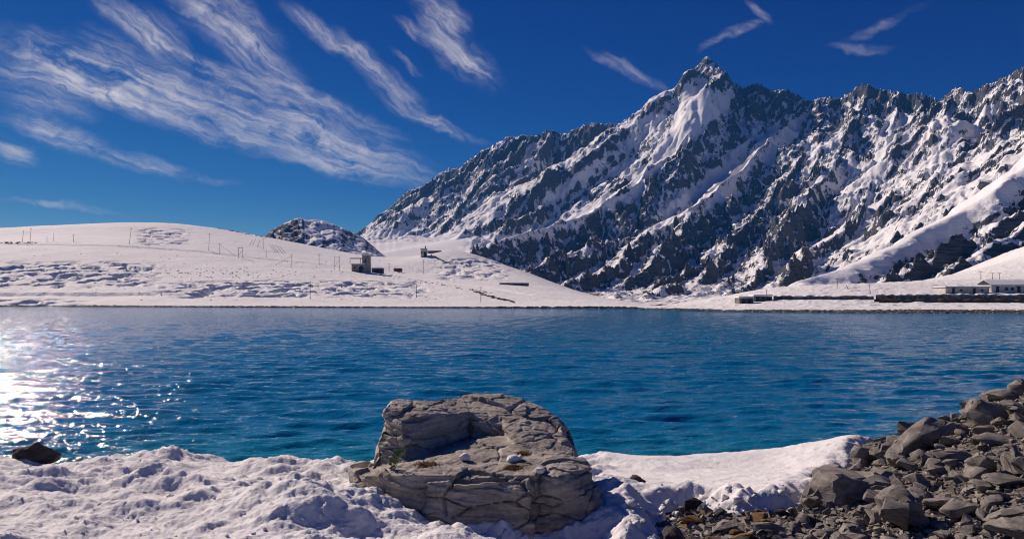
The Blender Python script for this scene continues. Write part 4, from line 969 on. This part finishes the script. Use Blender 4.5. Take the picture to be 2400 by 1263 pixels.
def pole(px, top, base, fn, label, lean=0.0, arms=1, stay=0, d=None, twin=False, r=.13, group='poles on the far hill'):
    d = d or hit(px, base, fn, 160 if fn is right_height else 212, 600)
    x = (px - CX) / F * d; z = land(fn, x, d) - .3; h = (base - top) / F * d + .3
    root = empty('pole', (x, d, z)); tag(root, label, 'pole', group)
    tops = []
    for s in ((-1.1, 1.1) if twin else (0,)):
        mb = MB(); mb.bar((s, 0, 0), (s + lean * h, 0, h), r * 1.15, r * .8); mb.build('shaft', M_POLE, root, True); tops.append((s + lean * h, h))
    if twin:
        mb = MB(); mb.box((lean * h, 0, h * .92), (2.9, .18, .18)); mb.build('crossarm', M_POLE, root)
        mb = MB(); mb.bar((-1.1, .12, h * .3), (1.1, .12, h * .75), .07); mb.build('brace', M_POLE, root)
    for k in range(0 if twin else arms):
        mb = MB(); mb.box((lean * h * (.95 - .1 * k), 0, h * (.95 - .1 * k)), (1.5, .12, .12)); a = mb.build('crossarm', M_POLE, root)
        for s in (-.6, .6):
            ib = MB(); ib.bar((lean * h * (.95 - .1 * k) + s, 0, h * (.95 - .1 * k) + .06), (lean * h * (.95 - .1 * k) + s, 0, h * (.95 - .1 * k) + .28), .05, .04, 6); ib.build('insulator', M_WHITE, a)
    if stay:
        mb = MB(); mb.bar((lean * h, 0, h * .9), (stay, -.3, land(fn, x + stay, d - .3) - z), .06, .06, 5); mb.build('stay', M_POLE, root)
    return root
for a in [
    (70, 535, 570, 'tall leaning pole at the far left of the hill', .08, 1, 0), (52, 541, 569, 'short thin post left of the tall leaning pole on the far left', .12, 0, 0), (110, 554, 568, 'short stub pole second from the left on the hill', 0, 0, 0), (172, 549, 567, 'small pole with a crossarm on the left hill, third from the left', 0, 1, 0), (126, 546, 566, 'thin faint post between the two small left poles', 0, 0, 0),
    (303, 535, 573, 'tall pole leaning right on the smooth hill top', .12, 1, 0), (350, 532, 553, 'leaning post above the rippled patch on the hill top', .2, 0, 0), (489, 547, 588, 'tall crooked pole on the road at mid left', .05, 1, 0), (515, 567, 595, 'pole with a long slanting stay beside the road', 0, 1, 9.0), (564, 580, 605, 'short twin pole frame on the road', 0, 1, 0, True),
    (617, 560, 584, 'upright post near the end of the hill skyline', 0, 1, 0), (624, 588, 604, 'small pole below the skyline post', 0, 1, 0), (684, 597, 624, 'pole with slanting wires left of the stone house', 0, 1, -8.0), (748, 596, 622, 'pole halfway between the slanting wires and the stone house', 0, 2, 0), (790, 601, 634, 'twin legged pole frame just left of the stone house', 0, 1, 0, True),
    (868, 601, 641, 'tall pole against the right side of the stone house', 0, 1, 0), (912, 619, 636, 'thin pole left of the red box', 0, 1, 0), (727, 660, 703, 'tallest lone pole down near the far water edge', 0, 0, 0), (993, 608, 642, 'pole standing below the hut on the knoll', 0, 2, 0), (976, 668, 698, 'faint thin pole above the shore below the knoll', 0, 0, 0), (1127, 672, 708, 'lone pole with a crossarm on the right shoulder of the shore slope', 0, 1, 0)]:
    pole(*a[:3], left_height, a[3], a[4], a[5], a[6], None, len(a) > 7, .10)
for i, (px, t, b, ln) in enumerate(((585, 561, 574, .55), (592, 560, 574, .5), (603, 562, 579, .35), (646, 573, 590, -.8), (654, 573, 592, -.8), (662, 574, 592, -.8), (669, 577, 592, -.85))):
    pole(px, t, b, left_height, ['leftmost of the slanting props near the hill skyline', 'second slanting prop near the hill skyline', 'third slanting prop near the hill skyline, steeper', 'leftmost of four props slanting the other way under the dark hill', 'second of four props slanting under the dark hill', 'third of four props slanting under the dark hill', 'rightmost of four props slanting under the dark hill'][i], ln, 0, 0, None, False, .10, 'slanting snow fence props')
for px, t, b, ln, lab in ((1798, 678, 705, -.05, 'leaning pole at the left end of the right bank terrace'), (1962, 653, 675, 0, 'short pole on the crest of the right bank terrace'), (1990, 668, 680, -.5, 'fallen slanting post on the right bank terrace'), (2040, 667, 690, -.08, 'pole above the retaining wall of the right bank'), (2299, 637, 655, 0, 'left of three poles on the right hand snow slope'), (2326, 639, 655, 0, 'middle of three poles on the right hand snow slope'), (2343, 639, 654, 0, 'right of three poles on the right hand snow slope')):
    pole(px, t, b, right_height, lab, ln, 1 if ln == 0 else 0, 0, hit(px, b, right_height, 165, 420), False, .09, 'poles on the right bank')

def roofslab(mb, x0, x1, y0, y1, z, t=.3, over=.3):
    mb.box(((x0 + x1) / 2, (y0 + y1) / 2, z + t / 2), (x1 - x0 + 2 * over, y1 - y0 + 2 * over, t), 0, .04)
def house(name, px0, px1, top, base, d, fn, label, cat, wallm, roofm=None, depth=5.0, doors=(), windows=(), z=None, group=None, chimney=False):
    """walls with openings set in, a flat roof under snow"""
    xc = ((px0 + px1) / 2 - CX) / F * d; w = (px1 - px0) / F * d; h = (base - top) / F * d; z = land(fn, xc, d) - .15 if z is None else z
    root = empty(name, (xc, d, z)); tag(root, label, cat, group)
    mb = MB(); mb.box((0, depth / 2, h / 2 - .3), (w, depth, h + .6), 0, .05); mb.build('wall', wallm, root)
    mb = MB(); roofslab(mb, -w / 2, w / 2, 0, depth, h + .02, .16, .28); rf = mb.build('roof', roofm or M_ROOF, root)
    mb = MB(); roofslab(mb, -w / 2, w / 2, 0, depth, h + .18, .30, .15); mb.build('roof_snow', M_BERM, rf)
    for u, dw, dh in doors:
        mb = MB(); mb.box((u * w - w / 2, .0, dh / 2), (dw, .12, dh)); dd = mb.build('door', M_DARKOPEN, root)
        mb = MB(); mb.box((u * w - w / 2, -.04, dh + .08), (dw + .3, .16, .16)); mb.build('lintel', M_POLE, dd)
    for u, zz, ww, wh in windows:
        mb = MB(); mb.box((u * w - w / 2, .0, zz), (ww, .12, wh)); wi = mb.build('window', M_DARKOPEN, root)
        mb = MB(); mb.box((u * w - w / 2, -.05, zz - wh / 2 - .05), (ww + .2, .2, .1)); mb.build('sill', M_WALLSTONE, wi)
    return root
# the stone house on the left slope
dH = hit(845, 638, left_height, 212, 600)
st = house('stone_house', 824, 854, 620, 638, dH, left_height, 'grey stone house with an arched dark door and a taller block, on the snow slope', 'house', M_PLASTER, M_BERM, 5.0, ((.75, 2.2, 3.0),), ((.25, 2.2, .8, .9),))
w = 45 / F * dH
mb = MB(); mb.box((w * .39, 2.2, 4.0), (17 / F * dH, 4.4, 9.0), 0, .12); tb = mb.build('tower_block', M_PLASTER, st)
mb = MB(); mb.box((w * .39, -.03, 5.6), (.9, .12, 1.1)); mb.build('window', M_DARKOPEN, tb)
mb = MB(); mb.box((w * .39, 2.2, 8.65), (17 / F * dH + .5, 4.8, .3), 0, .1); mb.build('roof_snow', M_BERM, tb)
mb = MB(); mb.box((-w * .15, 2.5, 7.0), (26 / F * dH, 4.6, .3), 0, .08); cn = mb.build('roof_canopy', M_ROOF, st)
for sx in (-1, 1):
    mb = MB(); mb.bar((-w * .15 + sx * 2.6, .5, 4.0), (-w * .15 + sx * 2.6, .5, 6.9), .12); mb.build('post', M_POLE, cn)
mb = MB()
for k in range(9):
    a0, a1 = math.pi * k / 9, math.pi * (k + 1) / 9; cx = .75 * 30 / F * dH - 15 / F * dH
    mb.bar((cx + 1.5 * math.cos(a0), -.1, 2.3 + 1.2 * math.sin(a0)), (cx + 1.5 * math.cos(a1), -.1, 2.3 + 1.2 * math.sin(a1)), .22, .22, 6)
mb.build('door_arch', M_WHITE, st)
house('shed', 871, 897, 624, 635, dH + 6, left_height, 'low dark open shed right of the stone house', 'shed', M_ROOF, M_BERM, 4.0, ((.4, 2.0, 1.6),))
# the red box
dR = hit(932, 638, left_height, 212, 600); x = (932 - CX) / F * dR; rb = empty('container', (x, dR, land(left_height, x, dR) - .1)); tag(rb, 'small red metal container on the snow right of the stone house', 'container')
mb = MB(); mb.box((0, 1.2, 1.0), (19 / F * dR, 2.4, 2.0)); mb.build('body', M_RED, rb)
mb = MB(); mb.box((0, 1.2, 2.06), (19 / F * dR + .1, 2.5, .14)); mb.build('roof_snow', M_BERM, rb)
for k in range(6):
    mb = MB(); mb.box((-2.0 + .8 * k, -.04, 1.0), (.16, .1, 1.9)); mb.build('rib', M_RED, rb)
# the hut on the knoll
dK = hit(992, 603, left_height, 212, 600)
hk = house('hut', 986, 1000, 584, 603, dK, left_height, 'small white hut with a dark door standing on the knoll', 'hut', M_WHITE, M_ROOF, 3.6, ((.72, 1.7, 3.4),), ((.2, 3.0, .8, .9),))
mb = MB(); mb.bar((.9, 1.5, 5.2), (.9, 1.5, 7.2), .35, .35, 8); mb.build('chimney', M_ROOF, hk)
dB = dK + 12; x = (1018 - CX) / F * dB; wl = empty('stone_wall', (x, dB, land(left_height, x, dB) - .5)); tag(wl, 'low dark stone wall on the knoll right of the hut', 'wall', None, 'thing')
mb = MB(); mb.box((0, 0, .9), (9.0, .6, 1.5), 0, .15); mb.build('stonework', M_WALLSTONE, wl); mb = MB(); mb.box((0, 0, 1.76), (9.0, .7, .25), 0, .08); mb.build('snow_cap', M_BERM, wl)
dW = hit(1205, 668, left_height, 212, 600); x = (1205 - CX) / F * dW; wl = empty('stone_wall', (x, dW, land(left_height, x, dW) - .4)); tag(wl, 'long low dark wall on the right end of the left slope', 'wall', None, 'thing')
mb = MB(); mb.box((0, 0, .7), (69 / F * dW, .6, 1.3), 0, .1); mb.build('stonework', M_WALLSTONE, wl); mb = MB(); mb.box((0, 0, 1.42), (60 / F * dW, .7, .2), 0, .06); mb.build('snow_cap', M_BERM, wl)

# right bank: houses and walls
house('shed', 1733, 1766, 698, 712, hit(1750, 712, right_height, 150, 420), right_height, 'dark low shed at the left tip of the right bank', 'shed', M_WALLSTONE, M_BERM, 4, ((.3, 1.0, 1.1), (.7, 1.0, 1.1)))
house('stone_house', 1767, 1810, 694, 706, hit(1788, 706, right_height, 150, 420), right_height, 'long low stone building beside the leaning pole on the right bank', 'house', M_WALLSTONE, M_BERM, 4, ((.2, .9, 1.1), (.8, .9, 1.1)), ((.5, .9, .7, .5),))
dL = hit(2265, 688, right_height, 185, 420)
house('long_house', 2216, 2318, 673, 688, dL, right_height, 'long whitewashed house on the right bank, left of two', 'house', M_WHITE, M_ROOF, 6, ((.18, .7, 1.6), (.66, .8, 1.6)), ((.36, 1.2, .7, .5), (.84, 1.2, .7, .5)))
dL2 = dL + 3
h2 = house('long_house', 2324, 2440, 671, 687, dL2, right_height, 'whitewashed house with gabled snowy roof at the right edge of the bank', 'house', M_WHITE, M_BERM, 6, ((.12, .9, 1.8), (.55, 1.0, 1.8)), ((.3, 1.2, .9, .7), (.42, 1.2, .9, .7)))
wh = (16 / F) * dL2; hw = 116 / F * dL2
mb = MB(); mb.add([(-hw / 2 - .4, -.4, wh + .5), (hw / 2 + .4, -.4, wh + .5), (hw / 2 + .4, 6.4, wh + .5), (-hw / 2 - .4, 6.4, wh + .5), (-hw / 2 - .4, 3, wh + 1.9), (hw / 2 + .4, 3, wh + 1.9)], [(0, 1, 5, 4), (2, 3, 4, 5), (0, 4, 3), (1, 2, 5), (3, 2, 1, 0)]); mb.build('gable_roof', M_BERM, h2)
mb = MB(); mb.add([(-hw / 2 - .43, -.2, wh + .52), (-hw / 2 - .43, 6.2, wh + .52), (-hw / 2 - .43, 3, wh + 1.8)], [(0, 1, 2)]); mb.build('gable_end', M_DARKOPEN, h2)
def wall_run(px0, px1, d0, d1, zb, zt, name, label, mat, cat, thick=.8, cap=True):
    """a rough retaining wall that follows the bank, stone by stone along its top"""
    rng = random.Random(int(px0)); n = int((px1 - px0) / 9); V, Q = [], []; V2, Q2 = [], []
    for i in range(n + 1):
        t = i / n; d = d0 + (d1 - d0) * t + .4 * rng.uniform(-1, 1); x = (px0 + (px1 - px0) * t - CX) / F * d
        lo, hi = zb(px0 + (px1 - px0) * t, x, d), zt(px0 + (px1 - px0) * t, x, d) + rng.uniform(-.18, .15)
        V += [(x, d, lo), (x, d + .08 * rng.random(), hi), (x, d + thick, hi), (x, d + thick, lo)]
        V2 += [(x, d - .06 + .2 * rng.random(), hi + .02), (x, d - .03 + .2 * rng.random(), hi + rng.uniform(.08, .3)), (x, d + thick + .5, hi + .3), (x, d + thick + .5, hi + .02)]
        if i:
            for L_, o in ((Q, 4 * i),) : L_ += [(o - 4, o, o + 1, o - 3), (o - 3, o + 1, o + 2, o - 2), (o - 2, o + 2, o + 3, o - 1)]
            if rng.random() < .75: o = 4 * i; Q2 += [(o - 4, o, o + 1, o - 3), (o - 3, o + 1, o + 2, o - 2), (o - 2, o + 2, o + 3, o - 1), (o - 4, o - 3, o - 2, o - 1), (o, o + 3, o + 2, o + 1)]
    c = np.array(V).mean(0); c[2] = np.array(V)[:, 2].min()
    root = empty(name, c); tag(root, label, cat, None, 'thing')
    link('stonework', mesh_np('stonework', np.array(V) - c, np.array(Q), False), mat, root)
    if cap: link('snow_cap', mesh_np('snow_cap', np.array(V2) - c, np.array(Q2), False), M_BERM, root)
    return root
gz = lambda px, x, d: land(right_height, x, d)
wall_run(1815, 2048, 200, 196, lambda p, x, d: gz(p, x, d) - .6, lambda p, x, d: max(CZ + (HY - 694) / F * d, gz(p, x, d) + .7), 'retaining_wall', 'dark stone retaining wall with snow on it along the right bank, left stretch', M_WALLSTONE, 'wall')
wall_run(2056, 2700, 195, 190, lambda p, x, d: gz(p, x, d) - .6, lambda p, x, d: max(CZ + (HY - 691) / F * d, gz(p, x, d) + 1.0), 'retaining_wall', 'dark stone retaining wall in front of the long houses on the right bank', M_WALLSTONE, 'wall')
wall_run(2060, 2700, 187, 182, lambda p, x, d: gz(p, x, d) - .8, lambda p, x, d: CZ + (HY - 702) / F * d, 'turf_bank', 'strip of brown dead turf below the retaining wall on the right bank', M_TURF, 'bank', 2.5, False)

# stones along the far water's edge, and rocks on the slopes
def shore_stones(name, label, px0, px1, fnshore, fn, n, smin, smax, seed, mat, off):
    rng = np.random.default_rng(seed); protos = []
    for k in range(8):
        me = rock_mesh(1500 + k + seed, 9, .7, 1.4, 0); protos.append((np.array([v.co for v in me.vertices]), np.array([p.vertices[:] for p in me.polygons]))); bpy.data.meshes.remove(me)
    px = rng.uniform(px0, px1, n); sh = fnshore(px) + rng.uniform(off[0], off[1], n); x = (px - CX) / F * sh; z = np.maximum(fn(x[None], sh[None])[0], -.1)
    VV, TT, o = [], [], 0
    for a, b, c in zip(x, sh, z):
        V, T = protos[rng.integers(8)]; s = rng.uniform(smin, smax) * np.array([1.5, 1, .8]); r = rng.uniform(0, 6.28); m = np.array([[math.cos(r), -math.sin(r), 0], [math.sin(r), math.cos(r), 0], [0, 0, 1]])
        VV.append((V @ m.T) * s + np.array([a, b, c + smin * .1])); TT.append(T + o); o += len(V)
    tag(link(name, mesh_np(name, np.concatenate(VV), np.concatenate(TT), False), mat), label, None, None, 'stuff')
shore_stones('shore_stones', 'dark stones along the far left water edge', -450, 1500, shore_left, left_height, 2600, .7, 1.4, 1, M_DARKROCK, (-1.0, .7))
shore_stones('shore_stones', 'stone revetment along the water edge of the right bank', 1500, 2850, shore_right, right_height, 3600, .4, 1.0, 2, M_WALLSTONE, (-1.0, 4.0))
def slope_rocks():
    rng = np.random.default_rng(77); V, T, o = [], [], 0
    me = [rock_mesh(1700 + k, 10, .7, 1.4, 0) for k in range(6)]; pr = [(np.array([v.co for v in m_.vertices]), np.array([p.vertices[:] for p in m_.polygons])) for m_ in me]
    spots = [(rng.normal(540, 150), rng.normal(640, 9), rng.uniform(.25, .7)) for _ in range(170)] + [(rng.uniform(0, 1200), rng.uniform(585, 705), rng.uniform(.2, .6)) for _ in range(260)]
    for k in range(110):                                                       # a broken line of stones along the track to the right of the house
        t = rng.uniform(); spots.append((880 + 260 * t, 640 + 46 * t + rng.normal(0, 1.4), rng.uniform(.25, .6)))
    for k in range(110): t = rng.uniform(); spots.append((1110 + 100 * t, 684 + 26 * t + rng.normal(0, 1), rng.uniform(.4, .9)))
    for k in range(120): t = rng.uniform(); spots.append((1010 + 45 * t, 599 + 20 * t + rng.normal(0, 1), rng.uniform(.3, .8)))
    for k in range(60): t = rng.uniform(); spots.append((465 + 160 * t, 527 + 30 * t + rng.normal(0, .4), rng.uniform(.6, 1.6)))
    for k in range(40): spots.append((rng.uniform(0, 90), 569.5 + rng.normal(0, .8), rng.uniform(.6, 1.2)))
    for px, py, s in spots:
        d = hit(px, py, left_height, 212, 600); x = (px - CX) / F * d; z = land(left_height, x, d)
        a, b = pr[rng.integers(6)]; V.append(a * np.array([s * 1.5, s, s]) + np.array([x, d, z + s * .1])); T.append(b + o); o += len(a)
    tag(link('slope_stones', mesh_np('slope_stones', np.concatenate(V), np.concatenate(T), False), M_DARKROCK), 'scattered dark stones poking through the snow of the left hills', None, None, 'stuff')
slope_rocks()

# ------------------------------------------------------------------ the air between here and the mountain
def build_haze():
    m = bpy.data.materials.new('air'); m.use_nodes = True; t = m.node_tree; t.nodes.clear(); g = NT(t)
    v = g.n('ShaderNodeVolumePrincipled'); v.inputs['Color'].default_value = (0.06, 0.36, 1.0, 1); v.inputs['Density'].default_value = HAZE; v.inputs['Anisotropy'].default_value = 0.0
    g.n('ShaderNodeOutputMaterial', i_Volume=v.outputs[0])
    mb = MB(); mb.box((200, 1300, 405), (6900, 6900, 830)); o = mb.build('haze', m)
    tag(o, 'thin blue mountain air over the lake', None, None, 'stuff')
HAZE = 0.00009
build_haze()
